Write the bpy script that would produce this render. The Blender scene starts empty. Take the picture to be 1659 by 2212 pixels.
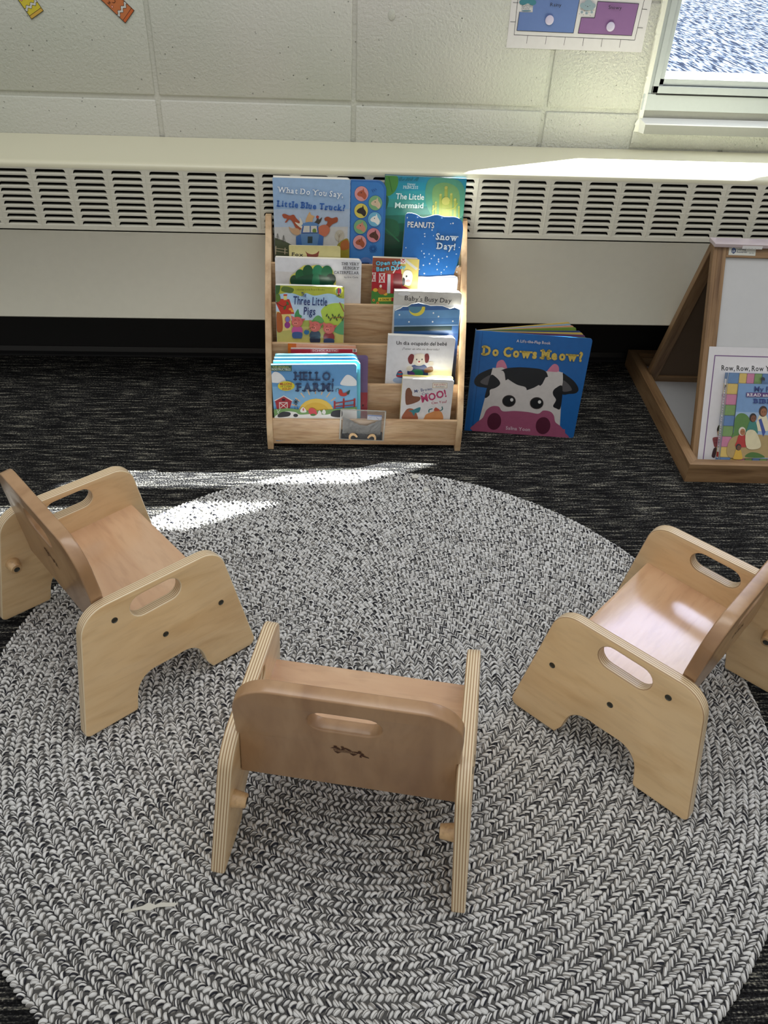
import bpy, math, random
import numpy as np
from mathutils import Matrix, Vector, geometry
random.seed(7)
C = bpy.context.scene.collection
PI = math.pi

# ------------------------------------------------------------------ helpers
def lin(c):
    out = []
    for v in c[:3]:
        v = v / 255.0
        out.append(v / 12.92 if v <= 0.04045 else ((v + 0.055) / 1.055) ** 2.4)
    return (out[0], out[1], out[2], 1.0)

def link(o, parent=None):
    C.objects.link(o)
    if parent is not None:
        o.parent = parent
    return o

def obj(name, me, mats=None, parent=None, loc=(0, 0, 0), rot=(0, 0, 0)):
    if mats is not None:
        me.materials.clear()
        for m in (mats if isinstance(mats, (list, tuple)) else [mats]):
            me.materials.append(m)
    me.name = name
    o = bpy.data.objects.new(name, me)
    o.location = loc
    o.rotation_euler = rot
    return link(o, parent)

def thing(name, label, cat, loc=(0, 0, 0), rot=(0, 0, 0), group=None):
    o = bpy.data.objects.new(name, None)
    o.empty_display_size = 0.02
    o.location = loc
    o.rotation_euler = rot
    link(o)
    return tag(o, label, cat, group)

def tag(o, label, cat, group=None, kind=None):
    if label: o['label'] = label
    if cat: o['category'] = cat
    if group: o['group'] = group
    if kind: o['kind'] = kind
    return o

def mesh(verts, faces, smooth=False):
    me = bpy.data.meshes.new('m')
    me.from_pydata([tuple(v) for v in verts], [], faces)
    if smooth:
        me.polygons.foreach_set('use_smooth', [True] * len(me.polygons))
    me.update()
    return me

class MB:
    """collects shapes of ONE object"""
    def __init__(s): s.v = []; s.f = []; s.mi = []
    def add(s, vs, fs, mi=0):
        b = len(s.v); s.v += [tuple(v) for v in vs]
        s.f += [tuple(b + i for i in f) for f in fs]; s.mi += [mi] * len(fs); return s
    def box(s, x0, x1, y0, y1, z0, z1, b=0.0, mi=0, M=None):
        if b <= 0:
            vs = [(x, y, z) for z in (z0, z1) for y in (y0, y1) for x in (x0, x1)]
            fs = [(0, 2, 3, 1), (4, 5, 7, 6), (0, 1, 5, 4), (2, 6, 7, 3), (0, 4, 6, 2), (1, 3, 7, 5)]
        else:
            import bmesh
            bm = bmesh.new()
            bmesh.ops.create_cube(bm, size=1)
            for v in bm.verts:
                v.co = Vector(((x0 + x1) / 2 + v.co.x * (x1 - x0), (y0 + y1) / 2 + v.co.y * (y1 - y0), (z0 + z1) / 2 + v.co.z * (z1 - z0)))
            bmesh.ops.bevel(bm, geom=list(bm.edges), offset=b, segments=2, profile=0.5, affect='EDGES')
            bm.verts.index_update()
            vs = [v.co.copy() for v in bm.verts]; fs = [tuple(v.index for v in f.verts) for f in bm.faces]
            bm.free()
        if M is not None: vs = [M @ Vector(v) for v in vs]
        return s.add(vs, fs, mi)
    def prism(s, poly, y0, y1, mi=0, M=None):
        """poly in XZ extruded along Y"""
        n = len(poly)
        vs = [(p[0], y0, p[1]) for p in poly] + [(p[0], y1, p[1]) for p in poly]
        tri = geometry.tessellate_polygon([[Vector((p[0], p[1], 0)) for p in poly]])
        fs = [t for t in tri] + [tuple(i + n for i in t[::-1]) for t in tri]
        fs += [(i, (i + 1) % n, (i + 1) % n + n, i + n) for i in range(n)]
        if M is not None: vs = [M @ Vector(v) for v in vs]
        return s.add(vs, fs, mi)
    def cyl(s, r0, r1, h, n=24, M=None, mi=0, rings=None):
        """along +Z from 0 to h"""
        prof = rings or [(r0, 0), (r1, h)]
        vs = [(r * math.cos(2 * PI * i / n), r * math.sin(2 * PI * i / n), z) for r, z in prof for i in range(n)]
        fs = []
        for k in range(len(prof) - 1):
            fs += [(k * n + i, k * n + (i + 1) % n, (k + 1) * n + (i + 1) % n, (k + 1) * n + i) for i in range(n)]
        fs += [tuple(range(n))[::-1], tuple(range((len(prof) - 1) * n, len(prof) * n))]
        if M is not None: vs = [M @ Vector(v) for v in vs]
        return s.add(vs, fs, mi)
    def build(s, name, mats, parent=None, loc=(0, 0, 0), rot=(0, 0, 0), smooth=False, fix=True):
        me = mesh(s.v, s.f)
        if fix:
            import bmesh
            bm = bmesh.new(); bm.from_mesh(me); bmesh.ops.recalc_face_normals(bm, faces=bm.faces); bm.to_mesh(me); bm.free()
        me.polygons.foreach_set('material_index', s.mi)
        if smooth: me.polygons.foreach_set('use_smooth', [True] * len(me.polygons))
        if smooth: shade_angle(me, 40)
        return obj(name, me, mats, parent, loc, rot)

def shade_angle(me, deg):
    import bmesh
    bm = bmesh.new(); bm.from_mesh(me)
    for f in bm.faces: f.smooth = True
    for e in bm.edges:
        if len(e.link_faces) == 2:
            try: e.smooth = e.calc_face_angle() < math.radians(deg)
            except Exception: e.smooth = False
    bm.to_mesh(me); bm.free()

def arc_round(pts, seg=7):
    """pts: (x, y, r) -> polygon with rounded corners"""
    out = []; n = len(pts)
    for i in range(n):
        p = Vector(pts[i][:2]); r = pts[i][2] if len(pts[i]) > 2 else 0
        if r <= 0: out.append(tuple(p)); continue
        a = (Vector(pts[i - 1][:2]) - p).normalized(); b = (Vector(pts[(i + 1) % n][:2]) - p).normalized()
        ang = a.angle(b); d = r / math.tan(ang / 2)
        c = p + (a + b).normalized() * (r / math.sin(ang / 2))
        p0 = p + a * d - c; p1 = p + b * d - c
        a0 = math.atan2(p0.y, p0.x); a1 = math.atan2(p1.y, p1.x); da = (a1 - a0 + PI) % (2 * PI) - PI
        for k in range(seg + 1):
            t = a0 + da * k / seg; out.append((c.x + r * math.cos(t), c.y + r * math.sin(t)))
    return out

def smooth_closed(pts, k=5):
    out = []; n = len(pts)
    for i in range(n):
        p0, p1, p2, p3 = [np.array(pts[(i + j) % n][:2], float) for j in (-1, 0, 1, 2)]
        for t in np.arange(k) / k:
            out.append(tuple(0.5 * ((2 * p1) + (-p0 + p2) * t + (2 * p0 - 5 * p1 + 4 * p2 - p3) * t * t + (-p0 + 3 * p1 - 3 * p2 + p3) * t ** 3)))
    return out

def smooth_open(pts, k=6):
    P = [pts[0]] + list(pts) + [pts[-1]]; out = []
    for i in range(len(pts) - 1):
        p0, p1, p2, p3 = [np.array(P[i + j][:2], float) for j in range(4)]
        for t in np.arange(k) / k:
            out.append(tuple(0.5 * ((2 * p1) + (-p0 + p2) * t + (2 * p0 - 5 * p1 + 4 * p2 - p3) * t * t + (-p0 + 3 * p1 - 3 * p2 + p3) * t ** 3)))
    out.append(tuple(pts[-1])); return out

def eval_curve(cu):
    ob = bpy.data.objects.new('tmp', cu); C.objects.link(ob)
    dg = bpy.context.evaluated_depsgraph_get(); dg.update()
    me = bpy.data.meshes.new_from_object(ob.evaluated_get(dg))
    bpy.data.objects.remove(ob); bpy.data.curves.remove(cu)
    return me

def plate(outline, holes=(), th=0.01, bevel=0.001, res=2):
    """flat plate in local XZ, thickness along +Y (0..th); material 0 faces, 1 edges"""
    cu = bpy.data.curves.new('c', 'CURVE'); cu.dimensions = '2D'; cu.fill_mode = 'BOTH'
    cu.extrude = th / 2 - bevel; cu.bevel_depth = bevel; cu.bevel_resolution = res; cu.offset = -bevel
    for pl in [outline] + list(holes):
        sp = cu.splines.new('POLY'); sp.points.add(len(pl) - 1)
        for p, q in zip(sp.points, pl): p.co = (q[0], q[1], 0, 1)
        sp.use_cyclic_u = True
    me = eval_curve(cu)
    n = len(me.vertices); co = np.empty(n * 3); me.vertices.foreach_get('co', co); co = co.reshape(-1, 3)
    co = np.stack([co[:, 0], co[:, 2] + th / 2, co[:, 1]], 1)
    me.vertices.foreach_set('co', co.ravel()); me.flip_normals()
    import bmesh
    bm = bmesh.new(); bm.from_mesh(me)
    bmesh.ops.remove_doubles(bm, verts=bm.verts, dist=1e-5)
    for f in bm.faces: f.material_index = 0 if abs(f.normal.y) > 0.9 else 1
    bm.to_mesh(me); bm.free(); me.update()
    shade_angle(me, 35)
    return me

# ------------------------------------------------------------------ materials
def nodes(name):
    m = bpy.data.materials.new(name); m.use_nodes = True
    nt = m.node_tree; b = nt.nodes['Principled BSDF']
    return m, nt, b

def N(nt, t, **kw):
    n = nt.nodes.new(t)
    for k, v in kw.items():
        if k in n.inputs: n.inputs[k].default_value = v
        else: setattr(n, k, v)
    return n

def simple(name, c, rough=0.5, metal=0.0, coat=0.0, bump=None, spec=0.5):
    m, nt, b = nodes(name)
    b.inputs['Base Color'].default_value = lin(c); b.inputs['Roughness'].default_value = rough
    b.inputs['Metallic'].default_value = metal; b.inputs['Coat Weight'].default_value = coat
    b.inputs['Specular IOR Level'].default_value = spec
    nz = N(nt, 'ShaderNodeTexNoise', Scale=bump[0] if bump else 60.0, Detail=4.0)
    tc = N(nt, 'ShaderNodeTexCoord'); nt.links.new(tc.outputs['Object'], nz.inputs['Vector'])
    mx = N(nt, 'ShaderNodeMixRGB', blend_type='MULTIPLY'); mx.inputs[0].default_value = 0.06
    mx.inputs[1].default_value = lin(c); nt.links.new(nz.outputs['Fac'], mx.inputs[2]); nt.links.new(mx.outputs[0], b.inputs['Base Color'])
    if bump:
        bp = N(nt, 'ShaderNodeBump', Strength=bump[1], Distance=bump[2]); nt.links.new(nz.outputs['Fac'], bp.inputs['Height']); nt.links.new(bp.outputs[0], b.inputs['Normal'])
    return m

def ramp(nt, stops, interp='LINEAR'):
    r = nt.nodes.new('ShaderNodeValToRGB'); r.color_ramp.interpolation = interp
    el = r.color_ramp.elements
    while len(el) < len(stops): el.new(0.5)
    for e, (p, c) in zip(el, stops): e.position = p; e.color = lin(c)
    return r

def wood(name, c1, c2, c3, scale=(6, 60, 60), rough=0.38, coat=0.25, dist=1.2, fine=0.28):
    m, nt, b = nodes(name); L = nt.links
    tc = N(nt, 'ShaderNodeTexCoord'); mp = N(nt, 'ShaderNodeMapping'); mp.inputs['Scale'].default_value = scale
    L.new(tc.outputs['Object'], mp.inputs['Vector'])
    oi = N(nt, 'ShaderNodeObjectInfo'); ad = N(nt, 'ShaderNodeVectorMath', operation='ADD'); L.new(mp.outputs[0], ad.inputs[0])
    sc = N(nt, 'ShaderNodeMath', operation='MULTIPLY'); sc.inputs[1].default_value = 31.0; L.new(oi.outputs['Random'], sc.inputs[0]); L.new(sc.outputs[0], ad.inputs[1])
    n1 = N(nt, 'ShaderNodeTexNoise', Scale=1.0, Detail=3.0, Distortion=dist); L.new(ad.outputs[0], n1.inputs['Vector'])
    n2 = N(nt, 'ShaderNodeTexNoise', Scale=5.0, Detail=5.0, Distortion=0.3); L.new(ad.outputs[0], n2.inputs['Vector'])
    r = ramp(nt, [(0.3, c3), (0.46, c2), (0.6, c1), (1.0, c1)]); L.new(n1.outputs['Fac'], r.inputs[0])
    r2 = ramp(nt, [(0.35, (150, 125, 95)), (0.5, (235, 230, 222)), (1, (255, 255, 255))]); L.new(n2.outputs['Fac'], r2.inputs[0])
    mx = N(nt, 'ShaderNodeMixRGB', blend_type='MULTIPLY'); mx.inputs[0].default_value = fine
    L.new(r.outputs[0], mx.inputs[1]); L.new(r2.outputs[0], mx.inputs[2]); L.new(mx.outputs[0], b.inputs['Base Color'])
    b.inputs['Roughness'].default_value = rough; b.inputs['Coat Weight'].default_value = coat; b.inputs['Coat Roughness'].default_value = 0.16
    bp = N(nt, 'ShaderNodeBump', Strength=0.06, Distance=0.001); L.new(n2.outputs['Fac'], bp.inputs['Height']); L.new(bp.outputs[0], b.inputs['Normal'])
    return m

def ply_edge(name, th, layers=11):
    m, nt, b = nodes(name); L = nt.links
    tc = N(nt, 'ShaderNodeTexCoord'); sx = N(nt, 'ShaderNodeSeparateXYZ'); L.new(tc.outputs['Object'], sx.inputs[0])
    nz = N(nt, 'ShaderNodeTexNoise', Scale=45.0, Detail=2.0); L.new(tc.outputs['Object'], nz.inputs['Vector'])
    a = N(nt, 'ShaderNodeMath', operation='MULTIPLY_ADD'); L.new(nz.outputs['Fac'], a.inputs[0]); a.inputs[1].default_value = 0.0003; L.new(sx.outputs['Y'], a.inputs[2])
    k = N(nt, 'ShaderNodeMath', operation='MULTIPLY'); k.inputs[1].default_value = layers / th / 2; L.new(a.outputs[0], k.inputs[0])
    fr = N(nt, 'ShaderNodeMath', operation='FRACT'); L.new(k.outputs[0], fr.inputs[0])
    r = ramp(nt, [(0.0, (232, 212, 176)), (0.52, (236, 218, 184)), (0.60, (166, 130, 92)), (0.92, (180, 146, 106)), (1.0, (232, 212, 176))]); L.new(fr.outputs[0], r.inputs[0])
    L.new(r.outputs[0], b.inputs['Base Color']); b.inputs['Roughness'].default_value = 0.42; b.inputs['Coat Weight'].default_value = 0.3; b.inputs['Coat Roughness'].default_value = 0.25
    return m

def attr_print(name, rough=0.35, coat=0.3, wear=0.2):
    m, nt, b = nodes(name); a = N(nt, 'ShaderNodeAttribute', attribute_name='Col')
    tc = N(nt, 'ShaderNodeTexCoord'); nz = N(nt, 'ShaderNodeTexNoise', Scale=90.0, Detail=5.0); nt.links.new(tc.outputs['Object'], nz.inputs['Vector'])
    r = ramp(nt, [(0.3, (205, 205, 205)), (0.6, (255, 255, 255))]); nt.links.new(nz.outputs['Fac'], r.inputs[0])
    mx = N(nt, 'ShaderNodeMixRGB', blend_type='MULTIPLY'); mx.inputs[0].default_value = wear
    nt.links.new(a.outputs['Color'], mx.inputs[1]); nt.links.new(r.outputs[0], mx.inputs[2])
    nt.links.new(mx.outputs[0], b.inputs['Base Color']); b.inputs['Roughness'].default_value = rough; b.inputs['Coat Weight'].default_value = coat
    b.inputs['Coat Roughness'].default_value = 0.15
    return m

M = {}
M['print'] = attr_print('printed_card')
M['paper'] = attr_print('printed_paper', 0.75, 0.0, 0.08)
M['birch'] = wood('birch_panel', (240, 210, 164), (236, 204, 156), (225, 190, 141), (5, 30, 24), dist=1.6, fine=0.10)
M['maple'] = wood('maple_back_shaded', (180, 144, 108), (172, 135, 99), (157, 120, 87), (18, 12, 5), rough=0.3, coat=0.35, dist=0.8, fine=0.12)  # maple toned darker than the seat, partly for the shade on chair backs
M['maple_seat'] = wood('maple_seat', (222, 184, 148), (216, 175, 138), (204, 162, 126), (22, 4, 16), rough=0.26, coat=0.9, dist=0.8, fine=0.16)
M['maple_seat'].node_tree.nodes['Principled BSDF'].inputs['Coat IOR'].default_value = 1.9
M['ply'] = ply_edge('ply_edge', 0.0165, 10)
M['peg'] = wood('peg_wood', (216, 182, 136), (208, 172, 126), (196, 160, 116), (40, 40, 40))
M['screw'] = simple('screw_metal', (92, 92, 86), 0.35, 0.9)
M['screw_dark'] = simple('screw_recess', (14, 14, 14), 0.6)
M['brand'] = simple('burnt_mark', (74, 42, 24), 0.55)
M['pine'] = wood('shelf_pine', (208, 178, 142), (198, 165, 128), (176, 140, 104), (7, 30, 60), dist=1.6, coat=0.15)
M['pine_side'] = wood('shelf_side', (214, 186, 148), (204, 172, 134), (180, 146, 108), (20, 16, 8), dist=1.6, coat=0.15)
M['oak'] = wood('easel_oak', (154, 124, 90), (141, 111, 78), (114, 86, 59), (5, 60, 60), rough=0.5, coat=0.05, dist=0.5)
M['oak_v'] = wood('easel_oak_upright', (154, 124, 90), (141, 111, 78), (114, 86, 59), (60, 60, 5), rough=0.5, coat=0.05, dist=0.5)
M['oak_d'] = wood('easel_oak_deep', (154, 124, 90), (141, 111, 78), (114, 86, 59), (60, 5, 60), rough=0.5, coat=0.05, dist=0.5)
M['white_board'] = simple('white_board', (196, 197, 198), 0.3, 0, 0.3)
M['hardboard'] = simple('brown_hardboard', (104, 86, 68), 0.8)
M['enamel'] = simple('cream_enamel', (208, 205, 180), 0.38, 0, 0.15, bump=(900, 0.08, 0.0004))
M['enamel_g'] = simple('cream_enamel_grille', (214, 212, 197), 0.42, 0, 0.1)
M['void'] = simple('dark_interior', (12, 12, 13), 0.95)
M['toe_black'] = simple('black_toe_panel', (20, 20, 22), 0.6)
M['frame'] = simple('window_frame_white', (176, 183, 184), 0.4, 0, 0.1, bump=(120, 0.1, 0.001))
M['caulk'] = simple('white_caulk', (225, 226, 215), 0.55, bump=(220, 0.5, 0.002))
M['ledge'] = simple('stone_ledge', (226, 228, 226), 0.35, 0, 0.2, bump=(300, 0.3, 0.001))
M['ledge_grey'] = simple('grey_ledge_face', (128, 129, 124), 0.7, bump=(200, 0.6, 0.001))  # plain grey for the upright faces of the ledge
M['pages'] = simple('white_page_edges', (236, 232, 222), 0.5)
M['pages_cream'] = simple('cream_page_edges', (226, 216, 190), 0.5)
M['black'] = simple('black_gap', (10, 10, 10), 0.8)

def mat_wall():
    m, nt, b = nodes('painted_block'); L = nt.links
    tc = N(nt, 'ShaderNodeTexCoord')
    n1 = N(nt, 'ShaderNodeTexNoise', Scale=170.0, Detail=4.0, Roughness=0.55); L.new(tc.outputs['Object'], n1.inputs['Vector'])
    n2 = N(nt, 'ShaderNodeTexNoise', Scale=55.0, Detail=3.0); L.new(tc.outputs['Object'], n2.inputs['Vector'])
    v = N(nt, 'ShaderNodeTexVoronoi', Scale=75.0); L.new(tc.outputs['Object'], v.inputs['Vector'])
    pit = ramp(nt, [(0.05, (0, 0, 0)), (0.11, (255, 255, 255))]); L.new(v.outputs['Distance'], pit.inputs[0])
    gate = ramp(nt, [(0.54, (255, 255, 255)), (0.60, (0, 0, 0))]); L.new(n2.outputs['Fac'], gate.inputs[0])
    mxp = N(nt, 'ShaderNodeMixRGB', blend_type='LIGHTEN'); mxp.inputs[0].default_value = 1; L.new(pit.outputs[0], mxp.inputs[1]); L.new(gate.outputs[0], mxp.inputs[2])
    # rougher stipple near the window
    sx = N(nt, 'ShaderNodeSeparateXYZ'); L.new(tc.outputs['Object'], sx.inputs[0])
    mr = N(nt, 'ShaderNodeMapRange'); mr.inputs[1].default_value = 0.0; mr.inputs[2].default_value = 0.6; mr.inputs[3].default_value = 0.35; mr.inputs[4].default_value = 1.0
    L.new(sx.outputs['X'], mr.inputs[0])
    b1 = N(nt, 'ShaderNodeBump', Distance=0.006); L.new(mr.outputs[0], b1.inputs['Strength']); L.new(n1.outputs['Fac'], b1.inputs['Height'])
    b2 = N(nt, 'ShaderNodeBump', Distance=0.005, Strength=1.0); L.new(mxp.outputs[0], b2.inputs['Height']); L.new(b1.outputs[0], b2.inputs['Normal'])
    n3 = N(nt, 'ShaderNodeTexNoise', Scale=2.5, Detail=2.0); L.new(tc.outputs['Object'], n3.inputs['Vector'])
    r = ramp(nt, [(0.35, (188, 192, 180)), (0.65, (198, 197, 189))]); L.new(n3.outputs['Fac'], r.inputs[0])
    mx = N(nt, 'ShaderNodeMixRGB', blend_type='MULTIPLY'); mx.inputs[0].default_value = 0.25; L.new(r.outputs[0], mx.inputs[1]); L.new(mxp.outputs[0], mx.inputs[2])
    L.new(mx.outputs[0], b.inputs['Base Color']); L.new(b2.outputs[0], b.inputs['Normal']); b.inputs['Roughness'].default_value = 0.45
    return m
M['wall'] = mat_wall()

def mat_carpet():
    m, nt, b = nodes('dark_loop_carpet'); L = nt.links
    tc = N(nt, 'ShaderNodeTexCoord')
    mp = N(nt, 'ShaderNodeMapping'); mp.inputs['Scale'].default_value = (14, 210, 1); L.new(tc.outputs['Object'], mp.inputs['Vector'])
    n1 = N(nt, 'ShaderNodeTexNoise', Scale=1.0, Detail=4.0, Roughness=0.7); L.new(mp.outputs[0], n1.inputs['Vector'])
    mp2 = N(nt, 'ShaderNodeMapping'); mp2.inputs['Scale'].default_value = (260, 330, 1); L.new(tc.outputs['Object'], mp2.inputs['Vector'])
    v = N(nt, 'ShaderNodeTexVoronoi', Scale=1.0); L.new(mp2.outputs[0], v.inputs['Vector'])
    n2 = N(nt, 'ShaderNodeTexNoise', Scale=1.2, Detail=3.0); L.new(mp2.outputs[0], n2.inputs['Vector'])
    ad = N(nt, 'ShaderNodeMath', operation='ADD'); L.new(n1.outputs['Fac'], ad.inputs[0])
    m2 = N(nt, 'ShaderNodeMath', operation='MULTIPLY_ADD'); L.new(n2.outputs['Fac'], m2.inputs[0]); m2.inputs[1].default_value = 0.55; m2.inputs[2].default_value = -0.275; L.new(m2.outputs[0], ad.inputs[1])
    r = ramp(nt, [(0.40, (15, 15, 17)), (0.51, (38, 38, 39)), (0.59, (84, 83, 79)), (0.68, (172, 168, 152))]); L.new(ad.outputs[0], r.inputs[0])
    L.new(r.outputs[0], b.inputs['Base Color']); b.inputs['Roughness'].default_value = 0.95; b.inputs['Specular IOR Level'].default_value = 0.15
    w = N(nt, 'ShaderNodeMath', operation='SINE'); sx = N(nt, 'ShaderNodeSeparateXYZ'); L.new(tc.outputs['Object'], sx.inputs[0])
    k = N(nt, 'ShaderNodeMath', operation='MULTIPLY_ADD'); L.new(sx.outputs['Y'], k.inputs[0]); k.inputs[1].default_value = 2 * PI / 0.0052
    k2 = N(nt, 'ShaderNodeMath', operation='MULTIPLY'); L.new(n1.outputs['Fac'], k2.inputs[0]); k2.inputs[1].default_value = 3.0; L.new(k2.outputs[0], k.inputs[2]); L.new(k.outputs[0], w.inputs[0])
    h = N(nt, 'ShaderNodeMath', operation='MULTIPLY_ADD'); L.new(v.outputs['Distance'], h.inputs[0]); h.inputs[1].default_value = -1.3
    h2 = N(nt, 'ShaderNodeMath', operation='MULTIPLY'); L.new(w.outputs[0], h2.inputs[0]); h2.inputs[1].default_value = 0.5; L.new(h2.outputs[0], h.inputs[2])
    bp = N(nt, 'ShaderNodeBump', Strength=0.9, Distance=0.003); L.new(h.outputs[0], bp.inputs['Height']); L.new(bp.outputs[0], b.inputs['Normal'])
    return m
M['carpet'] = mat_carpet()

def mat_rug():
    m, nt, b = nodes('braided_yarn'); L = nt.links
    r0 = N(nt, 'ShaderNodeAttribute', attribute_name='rnd'); ac = N(nt, 'ShaderNodeAttribute', attribute_name='across')
    a = N(nt, 'ShaderNodeMath', operation='MULTIPLY_ADD'); L.new(r0.outputs['Fac'], a.inputs[0]); a.inputs[1].default_value = 57.0
    s = N(nt, 'ShaderNodeMath', operation='MULTIPLY'); L.new(ac.outputs['Fac'], s.inputs[0]); s.inputs[1].default_value = 1.15; L.new(s.outputs[0], a.inputs[2])
    nz = N(nt, 'ShaderNodeTexNoise', noise_dimensions='1D', Scale=1.0, Detail=1.0); L.new(a.outputs[0], nz.inputs['W'])
    r = ramp(nt, [(0.0, (34, 35, 42)), (0.35, (52, 53, 60)), (0.37, (114, 112, 109)), (0.47, (154, 151, 146)), (0.505, (216, 216, 214)), (1.0, (238, 238, 236))]); L.new(nz.outputs['Fac'], r.inputs[0])
    L.new(r.outputs[0], b.inputs['Base Color']); b.inputs['Roughness'].default_value = 0.85; b.inputs['Specular IOR Level'].default_value = 0.2
    tc = N(nt, 'ShaderNodeTexCoord'); n2 = N(nt, 'ShaderNodeTexNoise', Scale=900.0, Detail=2.0); L.new(tc.outputs['Object'], n2.inputs['Vector'])
    bp = N(nt, 'ShaderNodeBump', Strength=0.25, Distance=0.0006); L.new(n2.outputs['Fac'], bp.inputs['Height']); L.new(bp.outputs[0], b.inputs['Normal'])
    return m
M['rug'] = mat_rug()

def mat_gravel():
    m, nt, b = nodes('sunlit_gravel'); L = nt.links
    tc = N(nt, 'ShaderNodeTexCoord'); mp = N(nt, 'ShaderNodeMapping'); mp.inputs['Scale'].default_value = (30, 4.6, 1); mp.inputs['Rotation'].default_value = (0, 0, 0.0)
    L.new(tc.outputs['Object'], mp.inputs['Vector'])
    v = N(nt, 'ShaderNodeTexVoronoi', Scale=1.0); L.new(mp.outputs[0], v.inputs['Vector'])
    n = N(nt, 'ShaderNodeTexNoise', Scale=1.3, Detail=4.0); L.new(mp.outputs[0], n.inputs['Vector'])
    ad = N(nt, 'ShaderNodeMath', operation='SUBTRACT'); L.new(n.outputs['Fac'], ad.inputs[0]); k = N(nt, 'ShaderNodeMath', operation='MULTIPLY'); k.inputs[1].default_value = 0.35; L.new(v.outputs['Distance'], k.inputs[0]); L.new(k.outputs[0], ad.inputs[1])
    r = ramp(nt, [(0.24, (22, 27, 38)), (0.31, (48, 56, 70)), (0.36, (70, 76, 86)), (0.44, (92, 96, 102))]); L.new(ad.outputs[0], r.inputs[0]); L.new(r.outputs[0], b.inputs['Base Color'])
    b.inputs['Roughness'].default_value = 1.0; b.inputs['Specular IOR Level'].default_value = 0.0
    return m
M['gravel'] = mat_gravel()

def mat_glass():
    m = bpy.data.materials.new('window_glass'); m.use_nodes = True; nt = m.node_tree; nt.nodes.clear()
    o = nt.nodes.new('ShaderNodeOutputMaterial'); t = nt.nodes.new('ShaderNodeBsdfTransparent'); g = nt.nodes.new('ShaderNodeBsdfGlossy'); g.inputs['Roughness'].default_value = 0.03
    mx = nt.nodes.new('ShaderNodeMixShader'); mx.inputs[0].default_value = 0.05; t.inputs[0].default_value = (0.95, 0.97, 0.98, 1)
    nt.links.new(t.outputs[0], mx.inputs[1]); nt.links.new(g.outputs[0], mx.inputs[2]); nt.links.new(mx.outputs[0], o.inputs[0])
    return m
M['glass'] = mat_glass()
def mat_film():
    m = bpy.data.materials.new('clear_film'); m.use_nodes = True; nt = m.node_tree; nt.nodes.clear()
    o = nt.nodes.new('ShaderNodeOutputMaterial'); t = nt.nodes.new('ShaderNodeBsdfTransparent'); g = nt.nodes.new('ShaderNodeBsdfGlossy'); g.inputs['Roughness'].default_value = 0.15
    n = nt.nodes.new('ShaderNodeTexNoise'); n.inputs['Scale'].default_value = 90; bp = nt.nodes.new('ShaderNodeBump'); bp.inputs['Distance'].default_value = 0.002
    nt.links.new(n.outputs[0], bp.inputs['Height']); nt.links.new(bp.outputs[0], g.inputs['Normal'])
    mx = nt.nodes.new('ShaderNodeMixShader'); mx.inputs[0].default_value = 0.16; nt.links.new(t.outputs[0], mx.inputs[1]); nt.links.new(g.outputs[0], mx.inputs[2]); nt.links.new(mx.outputs[0], o.inputs[0])
    return m
M['film'] = mat_film()
def mat_shade():
    m = bpy.data.materials.new('translucent_shade'); m.use_nodes = True; nt = m.node_tree; nt.nodes.clear()
    o = nt.nodes.new('ShaderNodeOutputMaterial'); t = nt.nodes.new('ShaderNodeBsdfTranslucent'); t.inputs[0].default_value = (0.70, 0.72, 0.90, 1); d = nt.nodes.new('ShaderNodeBsdfDiffuse'); d.inputs[0].default_value = (0.6, 0.6, 0.62, 1)
    w = nt.nodes.new('ShaderNodeTexNoise'); w.inputs['Scale'].default_value = 40
    mx = nt.nodes.new('ShaderNodeMixShader'); mx.inputs[0].default_value = 0.15; nt.links.new(t.outputs[0], mx.inputs[1]); nt.links.new(d.outputs[0], mx.inputs[2]); nt.links.new(mx.outputs[0], o.inputs[0])
    return m
M['shade'] = mat_shade()

# ------------------------------------------------------------------ printed artwork
_glyph = {}
def glyphs(s, bold=0.0):
    key = (s, bold)
    if key not in _glyph:
        cu = bpy.data.curves.new('t', 'FONT'); cu.body = s; cu.size = 1.0; cu.resolution_u = 2; cu.offset = bold; cu.fill_mode = 'BOTH'
        me = eval_curve(cu)
        co = np.empty(len(me.vertices) * 3); me.vertices.foreach_get('co', co); co = co.reshape(-1, 3)[:, :2].copy()
        fs = [tuple(p.vertices) for p in me.polygons]
        bpy.data.meshes.remove(me); _glyph[key] = (co, fs)
    return _glyph[key]

SLAB = {'A': [(0.1, 0), (0.9, 0)], 'B': [(0.12, 0), (0.12, 1)], 'C': [(0.9, 1)], 'D': [(0.12, 0), (0.12, 1)], 'E': [(0.12, 0), (0.12, 1)], 'F': [(0.12, 0), (0.12, 1)], 'G': [],
        'H': [(0.1, 0), (0.1, 1), (0.9, 0), (0.9, 1)], 'I': [(0.5, 0), (0.5, 1)], 'L': [(0.15, 0), (0.15, 1)], 'M': [(0.08, 0), (0.08, 1), (0.92, 0), (0.92, 1)], 'N': [(0.1, 0), (0.1, 1), (0.9, 1)],
        'P': [(0.15, 0), (0.15, 1)], 'R': [(0.15, 0), (0.15, 1), (0.92, 0)], 'T': [(0.5, 0)], 'U': [(0.1, 1), (0.9, 1)], 'V': [(0.08, 1), (0.92, 1)], 'W': [(0.05, 1), (0.95, 1)], 'Y': [(0.5, 0), (0.08, 1), (0.92, 1)],
        'i': [(0.5, 0)], 'l': [(0.5, 0), (0.3, 1)], 't': [], 'h': [(0.12, 0), (0.88, 0)], 'k': [(0.12, 0), (0.9, 0)], 'r': [(0.3, 0)], 'n': [(0.12, 0), (0.88, 0)], 'w': [(0.06, 1), (0.5, 1), (0.94, 1)],
        'u': [(0.1, 1)], 'y': [(0.08, 1), (0.92, 1)], 'c': [], 'e': [], 'o': [], 's': [], 'a': [], '?': [], '!': [], ',': []}
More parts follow.
